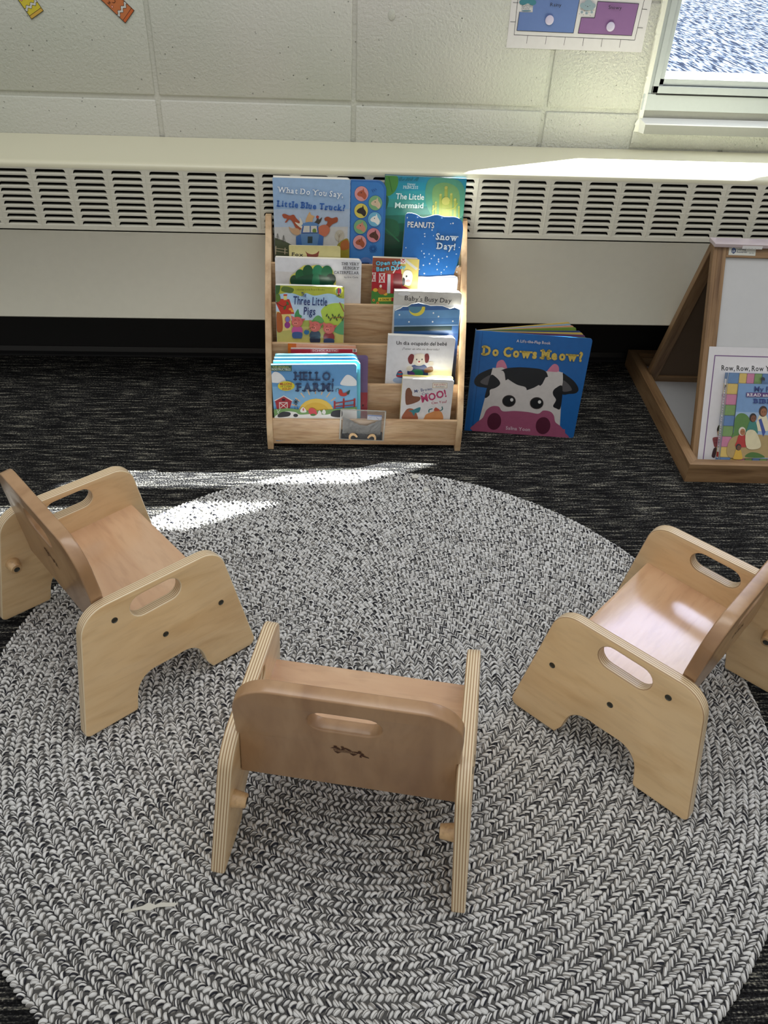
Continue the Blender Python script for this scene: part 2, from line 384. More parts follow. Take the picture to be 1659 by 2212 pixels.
LAYER = 0.00004
class Art:
    """flat printed picture; coordinates are given in a measuring grid mapped on the sheet (x right, z up)"""
    def __init__(s, w, h, tl, tr, bl, hbl, radius=0.004, base=(255, 255, 255), left_r=None, outline=None, br=None, ztop=None):
        s.w, s.h = w, h; s.hbl = hbl; s.zt = h if ztop is None else ztop
        if br is None: br = (tr[0] + bl[0] - tl[0], tr[1] + bl[1] - tl[1])
        rows = []; rhs = []
        for (X, Y), (u, v) in zip((tl, tr, bl, br), ((0, 0), (1, 0), (0, 1), (1, 1))):
            rows += [[X, Y, 1, 0, 0, 0, -u * X, -u * Y], [0, 0, 0, X, Y, 1, -v * X, -v * Y]]; rhs += [u, v]
        s.H = np.append(np.linalg.solve(np.array(rows, float), np.array(rhs, float)), 1).reshape(3, 3)
        s.sc = w / math.hypot(tr[0] - tl[0], tr[1] - tl[1])
        s.V = []; s.F = []; s.K = []; s.n = 0; s.r = radius
        if outline is None:
            lr = radius if left_r is None else left_r
            outline = arc_round([(0, 0, lr), (w, 0, radius), (w, h, radius), (0, h, lr)], 4)
        s.outline = outline
        s._poly(outline, base)
    def m(s, p):
        q = s.H @ np.array([p[0], p[1], 1.0]); a, b = q[0] / q[2], q[1] / q[2]
        return (a * s.w, s.zt - b * s.hbl)
    def clampP(s, p):
        return (min(max(p[0], 0.0003), s.w - 0.0003), min(max(p[1], 0.0003), s.h - 0.0003))
    def _poly(s, P, col):
        s.n += 1; b = len(s.V); y = -LAYER * s.n
        tri = geometry.tessellate_polygon([[Vector((p[0], p[1], 0)) for p in P]])
        s.V += [(p[0], y, p[1]) for p in P]; s.F += [tuple(b + i for i in t) for t in tri]; s.K += [col] * len(tri)
    def poly(s, pts, col): s._poly([s.clampP(s.m(p)) for p in pts], col)
    def blob(s, pts, col, k=4): s.poly(smooth_closed(pts, k), col)
    def ell(s, cx, cy, rx, ry, col, rot=0, n=20, a0=0, a1=360):
        c, q = math.cos(math.radians(rot)), math.sin(math.radians(rot)); full = a1 - a0 >= 360
        m = n if full else n + 1
        pts = []
        for i in range(m):
            t = math.radians(a0 + (a1 - a0) * i / n); x, y = rx * math.cos(t), ry * math.sin(t); pts.append((cx + x * c - y * q, cy + x * q + y * c))
        s.poly(pts, col)
    def rect(s, x0, y0, x1, y1, col): s.poly([(x0, y0), (x1, y0), (x1, y1), (x0, y1)], col)
    def line(s, pts, wd, col, curve=False):
        if curve: pts = smooth_open(pts)
        s.n += 1; y = -LAYER * s.n; P = [np.array(s.clampP(s.m(p))) for p in pts]; hw = wd * s.sc / 2
        for a, b in zip(P[:-1], P[1:]):
            d = b - a; L = np.hypot(*d)
            if L < 1e-7: continue
            d = d / L; nrm = np.array([-d[1], d[0]]) * hw; e = d * hw * 0.5; k = len(s.V)
            for q in (a - e - nrm, b + e - nrm, b + e + nrm, a - e + nrm): s.V.append((q[0], y, q[1]))
            s.F.append((k, k + 1, k + 2, k + 3)); s.K.append(col)
    def text(s, t, x, y, width, height, col, bold=0.0, rot=0.0, serif=False, align='l', arc=0.0, outline=None, jit=0.0):
        """baseline start (x, y) in grid units, y down; total width and cap height"""
        if outline:
            s.text(t, x, y, width, height, outline[0], bold + outline[1], rot, serif, align, arc, None, jit)
        H = glyphs('H')[0][:, 1].max()
        pen = 0.0; lay = []
        for i, ch in enumerate(t):
            if ch == ' ': pen += 0.26; continue
            co, fs = glyphs(ch, bold)
            if len(co) == 0: continue
            x0, x1 = co[:, 0].min(), co[:, 0].max()
            c2 = co.copy(); c2[:, 0] += pen - x0
            lay.append((c2, fs, ch, pen, x1 - x0)); pen += (x1 - x0) + (0.15 if serif else 0.065)
        tot = pen - (0.15 if serif else 0.065)
        sx = width / tot; sy = height / H
        if align == 'c': x = x - width / 2
        if align == 'r': x = x - width
        c, q = math.cos(math.radians(rot)), math.sin(math.radians(rot))
        s.n += 1; yy = -LAYER * s.n
        rr = random.Random(len(t))
        for co, fs, ch, p0, gw in lay:
            b = len(s.V); jy = rr.uniform(-jit, jit) * height
            quads = []
            if serif:
                cap = H if (ch.isupper() or ch in 'lhkt') else H * 0.74
                th = 0.085 + bold; sw = 0.15 + bold
                for fx, top in SLAB.get(ch, []):
                    cx = p0 + gw * fx; y0 = (cap - th) if top else 0
                    quads.append([(cx - sw, y0), (cx + sw, y0), (cx + sw, y0 + th), (cx - sw, y0 + th)])
            def place(a, bb):
                X = a * sx; Y = bb * sy + arc * 4 * (a / tot) * (1 - a / tot) * height + jy
                return s.clampP(s.m((x + X * c + Y * q, y - Y * c + X * q)))
            for v in co:
                P = place(v[0], v[1]); s.V.append((P[0], yy, P[1]))
            s.F += [tuple(b + i for i in f) for f in fs]; s.K += [col] * len(fs)
            for qd in quads:
                b = len(s.V)
                for v in qd:
                    P = place(*v); s.V.append((P[0], yy, P[1]))
                s.F.append((b, b + 1, b + 2, b + 3)); s.K.append(col)
    def build(s, name, parent, mat=None, loc=(0, 0, 0), back=0.0014, rot=(0, 0, 0), edge=(235, 230, 220)):
        """printed sheet with its board thickness behind, one mesh"""
        V = list(s.V); F = list(s.F); K = list(s.K)
        if back > 0:
            n = len(s.outline); b = len(V); y0 = -LAYER
            V += [(p[0], y0, p[1]) for p in s.outline] + [(p[0], back, p[1]) for p in s.outline]
            tri = geometry.tessellate_polygon([[Vector((p[0], p[1], 0)) for p in s.outline]])
            F += [tuple(b + n + i for i in t[::-1]) for t in tri]; K += [edge] * len(tri)
            F += [(b + i, b + (i + 1) % n, b + n + (i + 1) % n, b + n + i) for i in range(n)]; K += [edge] * n
        me = mesh(V, F)
        att = me.attributes.new('Col', 'FLOAT_COLOR', 'CORNER'); arr = []
        cache = {}
        for p, k in zip(me.polygons, K):
            if k not in cache: cache[k] = lin(k)
            arr += list(cache[k]) * p.loop_total
        att.data.foreach_set('color', arr)
        return obj(name, me, mat or M['print'], parent, loc, rot)

def book_root(name, label, loc, lean=0.1, roll=0.0, group=None, cat='book', yaw=0.0):
    return thing(name, label, cat, loc, (-math.atan(lean), -math.radians(roll), math.radians(yaw)), group)

def block(parent, w, h, t, y0, inset=0.0015, r=0.005, mat=None, name='page_block'):
    me = plate(arc_round([(0.0005, inset, 0.0005), (w - inset, inset, r), (w - inset, h - inset, r), (0.0005, h - inset, 0.0005)], 5), (), t, min(0.0004, t / 4), 1)
    me.materials.clear()
    return obj(name, me, [mat or M['pages']] * 2, parent, (0, y0, 0))
def back_cover(parent, w, h, y0, r=0.005, col=(230, 226, 215), t=0.0014):
    me = plate(arc_round([(0, 0, 0.0005), (w, 0, r), (w, h, r), (0, h, 0.0005)], 5), (), t, 0.0003, 1)
    return obj('back_cover', me, [simple('back_cover_card', col, 0.4)] * 2, parent, (0, y0, 0))

# ================================================================== ROOM
FZ = -0.01
YW = 1.871
fl = MB().box(-2.6, 2.8, -1.6, 1.90, FZ - 0.05, FZ).build('floor', M['carpet']); tag(fl, None, None, kind='structure')

# block wall: courses of bevelled blocks on a mortar plane, opening for the window
BX0, BP, BZ0, BH = -0.3705, 0.4064, 0.571, 0.2032
WX0, WX1, WZ0, WZ1 = 0.652, 1.66, 0.578, 1.72
def wall_mesh():
    mb = MB(); g = 0.0045
    def clip(x0, x1, z0, z1):
        # cut the window rectangle out of the block
        if x1 <= WX0 or x0 >= WX1 or z1 <= WZ0 or z0 >= WZ1: return [(x0, x1, z0, z1)]
        out = []
        if x0 < WX0: out.append((x0, WX0, z0, z1))
        if x1 > WX1: out.append((WX1, x1, z0, z1))
        a, b = max(x0, WX0), min(x1, WX1)
        if z0 < WZ0: out.append((a, b, z0, WZ0))
        if z1 > WZ1: out.append((a, b, WZ1, z1))
        return out
    for i in range(-6, 8):
        for j in range(-4, 13):
            x0, x1 = BX0 + i * BP + g, BX0 + (i + 1) * BP - g; z0, z1 = BZ0 + j * BH + g, BZ0 + (j + 1) * BH - g
            under = (z1 < 0.52 or j == -1) and x0 > 0.6
            for (a, b, c, d) in clip(x0, x1, z0, z1):
                if b - a > 0.02 and d - c > 0.008: mb.box(a, b, YW, YW + 0.03, c, d, 0.0028)
    for (a, b, c, d) in ((-2.6, WX0, FZ, 3.6), (WX1, 7.0, FZ, 3.6), (WX0, WX1, FZ, WZ0), (WX0, WX1, WZ1, 3.6)):
        mb.box(a, b, YW + 0.0035, YW + 0.12, c, d)
    return mb
w = wall_mesh().build('wall_back', M['wall']); tag(w, None, None, kind='structure')
shade_angle(w.data, 50)
# black toe panel and slightly lighter cove base below the radiator
b = MB().box(-2.6, 2.8, YW - 0.012, YW + 0.002, FZ, 0.19).build('toe_panel_back', M['toe_black']); tag(b, None, None, kind='structure')
cv = MB()
prof = [(0, 0), (-0.016, 0.0), (-0.013, 0.003), (-0.006, 0.008), (-0.003, 0.02), (0, 0.02)]
n = len(prof)
cv.add([(x, YW - 0.012 + p[0], FZ + p[1]) for x in (-2.6, 2.8) for p in prof], [tuple(range(n)), tuple(range(n, 2 * n))] + [(i, (i + 1) % n, n + (i + 1) % n, n + i) for i in range(n)])
cvo = cv.build('baseboard_cove', simple('cove_rubber', (34, 34, 36), 0.35)); tag(cvo, None, None, kind='structure')

# ---------------- window
wt = bpy.data.objects.new('window_1', None); link(wt); wt['kind'] = 'structure'
fr = MB()
fr.box(WX0 - 0.004, WX0 + 0.0125, YW - 0.004, YW + 0.08, WZ0, WZ1, 0.001)          # outer jamb
fr.box(WX0 - 0.004, WX1, YW - 0.006, YW + 0.08, WZ0 - 0.002, WZ0 + 0.030, 0.001)   # outer sill member
fr.box(WX1 - 0.02, WX1 + 0.01, YW - 0.004, YW + 0.08, WZ0, WZ1, 0.001)
fr.box(WX0, WX1, YW - 0.004, YW + 0.08, WZ1 - 0.03, WZ1 + 0.01, 0.001)
fr.build('window_frame', M['frame'], wt)
gp = MB().box(WX0 + 0.022, WX1 - 0.02, YW - 0.0085, YW + 0.03, WZ0 + 0.0285, WZ0 + 0.0312).build('dark_gap_strip', M['black'], wt)  # black strip stands for the dark gap under the sash
sh = MB()
sx0, sz0 = WX0 + 0.012, WZ0 + 0.0312
sh.box(sx0, sx0 + 0.012, YW - 0.008, YW + 0.03, sz0, 1.014, 0.001); sh.box(sx0 + 0.012, sx0 + 0.022, YW - 0.004, YW + 0.03, sz0 + 0.014, 1.014, 0.001)
sh.box(sx0, WX1 - 0.03, YW - 0.008, YW + 0.03, sz0, sz0 + 0.0145, 0.001); sh.box(sx0 + 0.012, WX1 - 0.04, YW - 0.004, YW + 0.03, sz0 + 0.0155, sz0 + 0.028, 0.001)
sh.box(WX1 - 0.03, WX1 - 0.018, YW - 0.008, YW + 0.03, sz0, 1.014, 0.001)
sh.build('sash', M['frame'], wt)
MB().box(WX0, WX1, YW - 0.004, YW + 0.012, 1.014, 1.113, 0.002).build('meeting_rail', M['frame'], wt)
MB().box(sx0 + 0.015, WX1 - 0.04, YW + 0.016, YW + 0.019, sz0 + 0.02, WZ1 - 0.03).build('pane', M['glass'], wt)
MB().box(sx0 + 0.02, WX1 - 0.05, YW + 0.0195, YW + 0.05, sz0 + 0.026, sz0 + 0.0335).build('glazing_bead', M['ledge'], wt)
MB().box(WX0 + 0.012, WX1 - 0.03, YW + 0.006, YW + 0.008, 1.258, WZ1 - 0.01).box(1.290, WX1 - 0.03, YW + 0.006, YW + 0.008, WZ0 + 0.05, 1.258).build('sun_blocking_shade', M['shade'], wt)  # unseen shade, added to cut the sun and glow in the seat reflection
# ragged caulk line down the jamb
rc = random.Random(3); V = []; F = []
zz = WZ0 - 0.045
k = 0
while zz < WZ1:
    V += [(WX0 - 0.0045 + rc.uniform(-0.0022, 0.0012) - (0.003 if k < 4 else 0), YW - 0.0045, zz), (WX0 + 0.004, YW - 0.0075, zz), (WX0 + 0.004, YW + 0.002, zz), (WX0 - 0.006, YW + 0.003, zz)]
    if k: a = 4 * (k - 1); F += [(a, a + 1, a + 5, a + 4), (a + 1, a + 2, a + 6, a + 5), (a + 3, a, a + 4, a + 7)]
    k += 1; zz += rc.uniform(0.003, 0.008)
obj('caulk_line', mesh(V, F), M['caulk'], wt)
# ledge below the window
lg = MB()
lp = [(YW + 0.002, 0.5775), (YW - 0.004, 0.5775), (YW - 0.004, 0.561), (YW - 0.022, 0.5535), (YW - 0.0235, 0.5515), (YW - 0.0235, 0.533), (YW + 0.002, 0.533)]
n = len(lp)
lx0, lx1 = WX0 - 0.003, WX1 + 0.01
lg.add([(lx0 + (0.010 if p[0] < YW - 0.01 else 0.0), p[0], p[1]) for p in lp] + [(lx1, p[0], p[1]) for p in lp], [tuple(range(n)), tuple(range(n, 2 * n))] + [(i, (i + 1) % n, n + (i + 1) % n, n + i) for i in range(n)],)
lo = lg.build('window_ledge', [M['ledge'], M['ledge_grey']], wt)
for p in lo.data.polygons:
    c = p.center
    if abs(p.normal.y) > 0.8: p.material_index = 1
# rounded plaster skirt between ledge and radiator
sk = MB(); sp_ = [(YW + 0.01, 0.535), (YW - 0.003, 0.535), (YW - 0.006, 0.525), (YW - 0.006, 0.510), (YW - 0.002, 0.500), (YW + 0.01, 0.498)]
n = len(sp_); sk.add([(x, p[0], p[1]) for x in (WX0 - 0.01, 2.4) for p in sp_], [tuple(range(n)), tuple(range(n, 2 * n))] + [(i, (i + 1) % n, n + (i + 1) % n, n + i) for i in range(n)])
sk.build('plaster_skirt', M['wall'], wt, smooth=True)
# ground outside
g = MB().box(-30, 40, 2.3, 60, -0.56, -0.5).build('ground', M['gravel']); tag(g, None, None, kind='structure')

# ---------------- radiator cover
rad = thing('radiator_cover', 'long cream metal radiator cover with a slotted grille along the wall', 'radiator', (0, 1.67, 0))
RX0, RX1 = -2.2, 2.4
tp = MB()
# top plate with rounded front nose
pr = [(YW - 0.0008 - 1.67, 0.4955), (0.012, 0.4955), (0.006, 0.4945), (0.002, 0.492), (0, 0.4885), (0, 0.4835), (0.004, 0.4835), (0.004, 0.488), (0.012, 0.491), (YW - 0.0008 - 1.67, 0.491)]
n = len(pr); tp.add([(x, p[0], p[1]) for x in (RX0, RX1) for p in pr], [tuple(range(n)), tuple(range(n, 2 * n))] + [(i, (i + 1) % n, n + (i + 1) % n, n + i) for i in range(n)])
tp.build('top_panel', M['enamel'], rad, smooth=True)
# grille with real slots
GP, GX = 0.0728, -0.5905
gz_top, pitch, rows = 0.4835, 0.01235, 9
V = []; F = []
def slot_cell(x0, x1, z0, z1):
    hx0, hx1 = x0 + 0.0078, x1 - 0.0078; hz0, hz1 = z0 + 0.0021, z1 - 0.0029; r = 0.0042
    H = [(hx0, hz0), (hx1, hz0), (hx1, hz1 - r), (hx1 - r * 0.3, hz1 - r * 0.3), (hx1 - r, hz1), (hx0 + r, hz1), (hx0 + r * 0.3, hz1 - r * 0.3), (hx0, hz1 - r)]
    O = [(x0, z0), (x1, z0), (x1, hz1 - r), (x1, z1), (hx1 - r, z1), (hx0 + r, z1), (x0, z1), (x0, hz1 - r)]
    b = len(V); n = 8
    V.extend([(p[0], 0.0, p[1]) for p in O]); V.extend([(p[0], 0.0004, p[1]) for p in H])
    F.extend([(b + i, b + (i + 1) % n, b + n + (i + 1) % n, b + n + i) for i in range(n)])
    # pressed louvre lip rising inwards, and thin slot rim
    c = len(V); V.extend([(hx0, 0.0004, hz0), (hx1, 0.0004, hz0), (hx1 - 0.001, 0.006, hz0 + 0.0012), (hx0 + 0.001, 0.006, hz0 + 0.0012)]); F.append((c, c + 1, c + 2, c + 3))
    c = len(V); V.extend([(p[0], 0.0004, p[1]) for p in H[2:]]); V.extend([(p[0], 0.002, p[1]) for p in H[2:]])
    F.extend([(c + i, c + i + 1, c + 7 + i - 0, c + 6 + i) for i in range(5)])
i0 = int(math.floor((RX0 - GX) / GP)) + 1; i1 = int((RX1 - GX) / GP)
for i in range(i0, i1):
    for r_ in range(rows):
        slot_cell(GX + i * GP, GX + (i + 1) * GP, gz_top - (r_ + 1) * pitch, gz_top - r_ * pitch)
    # crease between the slot groups
    x = GX + i * GP; b = len(V)
    V.extend([(x - 0.0009, -0.0001, 0.373), (x, -0.0009, 0.373), (x + 0.0009, -0.0001, 0.373), (x - 0.0009, -0.0001, 0.4805), (x, -0.0009, 0.4805), (x + 0.0009, -0.0001, 0.4805)])
    F.extend([(b, b + 1, b + 4, b + 3), (b + 1, b + 2, b + 5, b + 4)])
zb_ = gz_top - rows * pitch
xa, xb = GX + i0 * GP, GX + i1 * GP
for (a, b_, c, d) in ((RX0, xa, 0.362, 0.4835), (xb, RX1, 0.362, 0.4835), (xa, xb, 0.362, zb_)):
    k = len(V); V.extend([(a, 0, c), (b_, 0, c), (b_, 0, d), (a, 0, d)]); F.append((k, k + 1, k + 2, k + 3))
obj('grille', mesh(V, F), M['enamel_g'], rad)
fp = MB()
pr = [(0.0, 0.3645), (0.0, 0.362), (0.0035, 0.357), (0.0035, 0.173), (0.006, 0.1705), (0.05, 0.1705), (0.05, 0.172), (0.0055, 0.172), (0.0055, 0.3645)]
n = len(pr); fp.add([(x, p[0], p[1]) for x in (RX0, RX1) for p in pr], [tuple(range(n)), tuple(range(n, 2 * n))] + [(i, (i + 1) % n, n + (i + 1) % n, n + i) for i in range(n)])
fp.build('front_panel', simple('cream_enamel_front_lit', (234, 232, 216), 0.42, 0, 0.1), rad, smooth=True)  # same cream paint, colour lightened to stand for light on the front
MB().box(RX0, RX1, 0.035, 0.19, 0.17, 0.489).build('unlit_inner_box', M['void'], rad)  # near-black box stands for the unlit space behind the slots

# ================================================================== CHAIRS
W_, T_, S_ = 0.3063, 0.0165, 0.0798
SPL = math.atan(S_)
outline = arc_round([(0.0, 0.0, 0.008), (0.0405, 0.2015, 0.042), (0.2465, 0.2025, 0.034), (0.2832, 0.0, 0.011), (0.200, 0.0, 0.005)], 8)
arch = [(0.1968, 0.016), (0.1935, 0.034), (0.1885, 0.046), (0.179, 0.0545), (0.167, 0.058), (0.151, 0.0573), (0.131, 0.0575), (0.1145, 0.0572), (0.1015, 0.052), (0.0918, 0.0415), (0.0865, 0.029), (0.083, 0.012)]
outline = outline + smooth_open(arch, 4) + arc_round([(0.0835, 0.012, 0), (0.0805, 0.0, 0.005), (0.01, 0.0, 0)], 5)[1:-1]
def slot_pts(cx, cz, L, r, rot=0, n=10):
    P = []
    for sgn, a0 in ((1, -90), (-1, 90)):
        for i in range(n + 1):
            t = math.radians(a0 + 180 * i / n); P.append((sgn * (L / 2 - r) + r * math.cos(t), r * math.sin(t)))
    c, q = math.cos(rot), math.sin(rot)
    return [(cx + x * c - z * q, cz + x * q + z * c) for x, z in P]
panel_me = plate(outline, [slot_pts(0.1425, 0.1745, 0.0755, 0.0170, math.radians(2.0))], T_, 0.0022, 3)
panel_me.materials.append(M['birch']); panel_me.materials.append(M['ply'])
hb = [(-0.1268, 0.0), (0.1268, 0.0), (0.1205, 0.0845), (0.1240, 0.0865), (0.1238, 0.1725, 0.044), (-0.1238, 0.1725, 0.044), (-0.1240, 0.0865), (-0.1205, 0.0845)]
back_me = plate(arc_round(hb, 10), [slot_pts(-0.0020, 0.131, 0.080, 0.0165)], 0.0175, 0.0022, 3)
for p in back_me.polygons: p.material_index = 0
SC = [(0.235, 0.110), (0.144, 0.106), (0.081, 0.171)]
def screw_mb(Mx):
    mb = MB(); mb.cyl(0, 0, 0, 20, Mx, rings=[(0.0042, -0.001), (0.0044, 0.0004), (0.0036, 0.0007), (0.0030, 0.0001), (0.0018, 0.0001)])
    mb.cyl(0, 0, 0, 6, Mx, 1, rings=[(0.0017, 0.0), (0.0016, 0.0004)]); return mb
def make_chair(name, label):
    t = thing(name, label, 'chair', group=None)
    for sd in (-1, 1):
        # local y of the plate is thickness; outside face at y=0 for the right side, mirrored for the left
        p = obj('side_panel', panel_me, None, t, (0, sd * W_ / 2 if sd < 0 else sd * W_ / 2 - T_, 0.0015), (-SPL if sd < 0 else SPL, 0, 0))
        if sd > 0: p.location = (0, W_ / 2 - T_ * math.cos(SPL), 0.0015 - 0 * T_)
        for (u, z) in SC:
            Mx = Matrix.Translation((u, 0 if sd < 0 else T_, z)) @ Matrix.Rotation(PI / 2 if sd < 0 else -PI / 2, 4, 'X')
            screw_mb(Mx).build('screw', [M['screw'], M['screw_dark']], p, smooth=True)
    # seat
    def iv(z): return W_ / 2 - S_ * z - T_ + 0.001
    s = MB()
    zt = lambda u: 0.1175 + (u - 0.088) * 0.052
    th = 0.0165; us = [0.092, 0.2, 0.2365, 0.241, 0.2428, 0.2418]; top = [0, 0, 0, -0.0012, -0.005, -0.0115]
    ring = [(u, zt(u) + dz) for u, dz in zip(us, top)] + [(0.237, zt(0.237) - th), (0.092, zt(0.092) - th)]
    n = len(ring)
    s.add([(u, -iv(z), z) for u, z in ring] + [(u, iv(z), z) for u, z in ring], [tuple(range(n)), tuple(range(n, 2 * n))] + [(i, (i + 1) % n, n + (i + 1) % n, n + i) for i in range(n)])
    s.build('seat', M['maple_seat'], t, smooth=True)
    # back: plane u = .0835 - .105 z at the rear face
    la = math.atan(0.105)
    bk = obj('backrest', back_me, [M['maple'], M['maple']], t, (0.0835 - 0.105 * 0.12, 0, 0.12), (0, 0, 0))
    # local x -> -v ; local y -> forward(u) ; local z -> up leaning back
    Rm = Matrix(((0, math.cos(la), -math.sin(la)), (-1, 0, 0), (0, math.sin(la), math.cos(la)))).to_4x4()
    bk.rotation_euler = Rm.to_euler()
    # burnt maker mark
    a = Art(0.041, 0.020, (715, 1598), (795, 1616), (711, 1634), 0.020); a.V = []; a.F = []; a.K = []
    ink = (74, 42, 24)
    a = Art(0.044, 0.019, (740, 660), (945, 660), (740, 750), 0.019); a.V = []; a.F = []; a.K = []; a.n = 1
    a.text('community', 758, 712, 132, 12, ink, 0.02); a.line([(757, 698), (885, 698)], 3, ink); a.line([(762, 718), (880, 718)], 2.5, ink)
    a.poly([(762, 722), (798, 722), (780, 738)], ink); a.poly([(842, 722), (880, 722), (861, 740)], ink)
    a.ell(768, 670, 9, 7, ink); a.blob([(742, 692), (760, 680), (776, 674), (796, 692), (782, 694), (766, 688)], ink)
    a.ell(805, 667, 8, 6, ink); a.blob([(798, 690), (806, 676), (828, 674), (852, 692), (840, 696), (822, 684), (808, 694)], ink)
    a.ell(894, 690, 9, 7, ink); a.blob([(864, 700), (890, 698), (914, 706), (918, 722), (942, 736), (940, 741), (912, 732), (902, 726), (906, 742), (894, 742), (896, 722), (902, 712), (884, 706)], ink)
    mk = a.build('maker_mark', bk, M['paper'], (-0.0185, -0.0001, 0.070), 0.0)
    for sd in (-1, 1):
        z = 0.110; v = sd * (W_ / 2 - S_ * z - T_ * 1.0)
        Mx = Matrix.Translation((0.040, v, z)) @ Matrix.Rotation(sd * PI / 2 + sd * SPL, 4, 'X')
        pg = MB().cyl(0, 0, 0, 28, Mx, rings=[(0.0108, -0.002), (0.0106, 0.0), (0.0086, 0.0150), (0.0078, 0.0163)]).build('spacer_peg', M['peg'], t, smooth=True)
        screw_mb(Mx @ Matrix.Translation((0, 0, 0.0163))).build('screw', [M['screw'], M['screw_dark']], pg, smooth=True)
    return t
def children(o): return list(o.children)
def copy_tree(o, parent=None):
    c = o.copy(); C.objects.link(c)
    if parent is not None: c.parent = parent
    for ch in children(o): copy_tree(ch, c)
    return c
ch0 = make_chair('toddler_chair', 'small wooden toddler chair seen from behind, its maker mark centred below the handle slot')
GC = 'low wooden toddler chairs round the braided rug'
poses = [(-0.0008, 0.4732, 1.3790, None),
         (-0.4410, 0.8187, 0.6838, 'small wooden toddler chair left of the rug, facing right, with reddish scuffs on its arm'),
         (0.5620, 0.6625, 2.3491, 'wooden toddler chair at the right of the rug, facing left, seat shiny with window light')]
chairs = []
for i, (x, y, a, lb) in enumerate(poses):
    c = ch0 if i == 0 else copy_tree(ch0)
    c.location = (x, y, 0.0012); c.rotation_euler = (0, 0, a); c['group'] = GC
    if lb: c['label'] = lb
    chairs.append(c)

# ================================================================== BOOKSHELF
shelf = thing('book_display_shelf', 'pale pine tiered display shelf full of picture books, standing against the radiator cover', 'bookshelf', (0.06, 1.55, FZ), (0, 0, -0.009))
def sh_l(x, y, z): return (x - 0.06, y - 1.55, z - FZ)
front = [(1.435, -0.01), (1.434, 0.03), (1.440, 0.062), (1.452, 0.086), (1.468, 0.116), (1.486, 0.150), (1.506, 0.190), (1.528, 0.232), (1.552, 0.272), (1.582, 0.312), (1.612, 0.350), (1.634, 0.378), (1.643, 0.394)]
ol = [(y - 1.55, z - FZ) for y, z in smooth_open(front, 3)] + [(1.650 - 1.55, 0.406 - FZ), (1.662 - 1.55, 0.407 - FZ), (1.6665 - 1.55, 0.400 - FZ), (1.6665 - 1.55, 0.0)]
side_me = plate(ol, (), 0.0125, 0.0012, 2)   # x<-y axis, thickness along y
for xL in (-0.1435, 0.2525):
    # rotate plate: local x -> world y, local y(thickness) -> world -x
    o = obj('side_panel', side_me, [M['pine_side'], M['pine_side']], shelf, (xL - 0.06 + 0.0125, 0, 0), (0, 0, PI / 2))
YB = [1.440, 1.478, 1.517, 1.556, 1.595]; ZB = [0.061, 0.123, 0.194, 0.263, 0.331]
for i in range(5):
    z0 = 0.001 if i == 0 else ZB[i] - 0.105
    MB().box(-0.1315 - 0.06, 0.2535 - 0.06, YB[i] - 1.55, YB[i] + 0.0075 - 1.55, z0 - FZ, ZB[i] - FZ, 0.0012).build('tier_board', M['pine'], shelf)
MB().box(-0.1315 - 0.06, 0.2535 - 0.06, 1.652 - 1.55, 1.660 - 1.55, 0.02 - FZ, 0.30 - FZ, 0.001).build('back_panel', M['pine'], shelf)
for i in range(5):
    zf = 0.004 if i == 0 else ZB[i] - 0.064
    MB().box(-0.1315 - 0.06, 0.2535 - 0.06, YB[i] + 0.0075 - 1.55, (YB[i + 1] if i < 4 else 1.652) - 1.55, zf - 0.008 - FZ, zf - FZ).build('pocket_floor', M['pine'], shelf)
# ================================================================== BOOKS ON THE SHELF
GS = 'picture books on the display shelf'
def place(tlw, zf, lean=0.1):
    x, y, z = tlw; h = (z - zf) * math.sqrt(1 + lean * lean)
    return (x, y - lean * (z - zf), zf), h
P4, P3, P2, P1, P0 = 0.268, 0.200, 0.131, 0.060, 0.0075

# --- picture book with a button panel (back row, left)
loc, h = place((-0.125, 1.644, 0.483), P4)
bk = book_root('sound_book', 'pale blue picture book with a strip of round animal buttons, back row left', loc, roll=-0.3)
a = Art(0.151, h, (63, 85), (692, 103), (88, 690), 0.1467, 0.007, (168, 190, 216), left_r=0.001)
a.poly([(63, 85), (692, 103), (692, 330), (70, 330)], (150, 182, 218)); a.poly([(66, 330), (692, 330), (692, 470), (72, 470)], (172, 190, 212)); a.poly([(70, 470), (692, 470), (692, 760), (80, 760)], (196, 196, 194))
a.blob([(60, 575), (120, 568), (200, 600), (260, 640), (330, 720), (330, 800), (60, 800)], (72, 82, 58)); a.blob([(600, 640), (640, 588), (700, 570), (720, 700), (700, 800), (560, 800)], (150, 138, 40)); a.blob([(640, 600), (690, 575), (720, 640), (650, 660)], (168, 96, 40))
a.line([(88, 640), (190, 655)], 5, (190, 178, 150)); a.line([(88, 662), (195, 680)], 5, (190, 178, 150)); a.line([(95, 625), (92, 690)], 8, (190, 178, 150)); a.line([(172, 640), (170, 690)], 8, (190, 178, 150))
for tx, ty in ((108, 520), (158, 535)):
    a.line([(tx, ty), (tx, ty + 60)], 3, (60, 60, 52))
    for q in range(5): a.line([(tx - 6 - q * 3, ty + 10 + q * 10), (tx + 6 + q * 3, ty + 8 + q * 10)], 3, (60, 60, 52))
a.ell(625, 540, 40, 46, (186, 180, 164)); a.line([(620, 600), (623, 530)], 5, (150, 138, 118))
for q in (-24, -10, 12, 26): a.line([(622, 560), (622 + q, 516)], 2, (150, 138, 118))
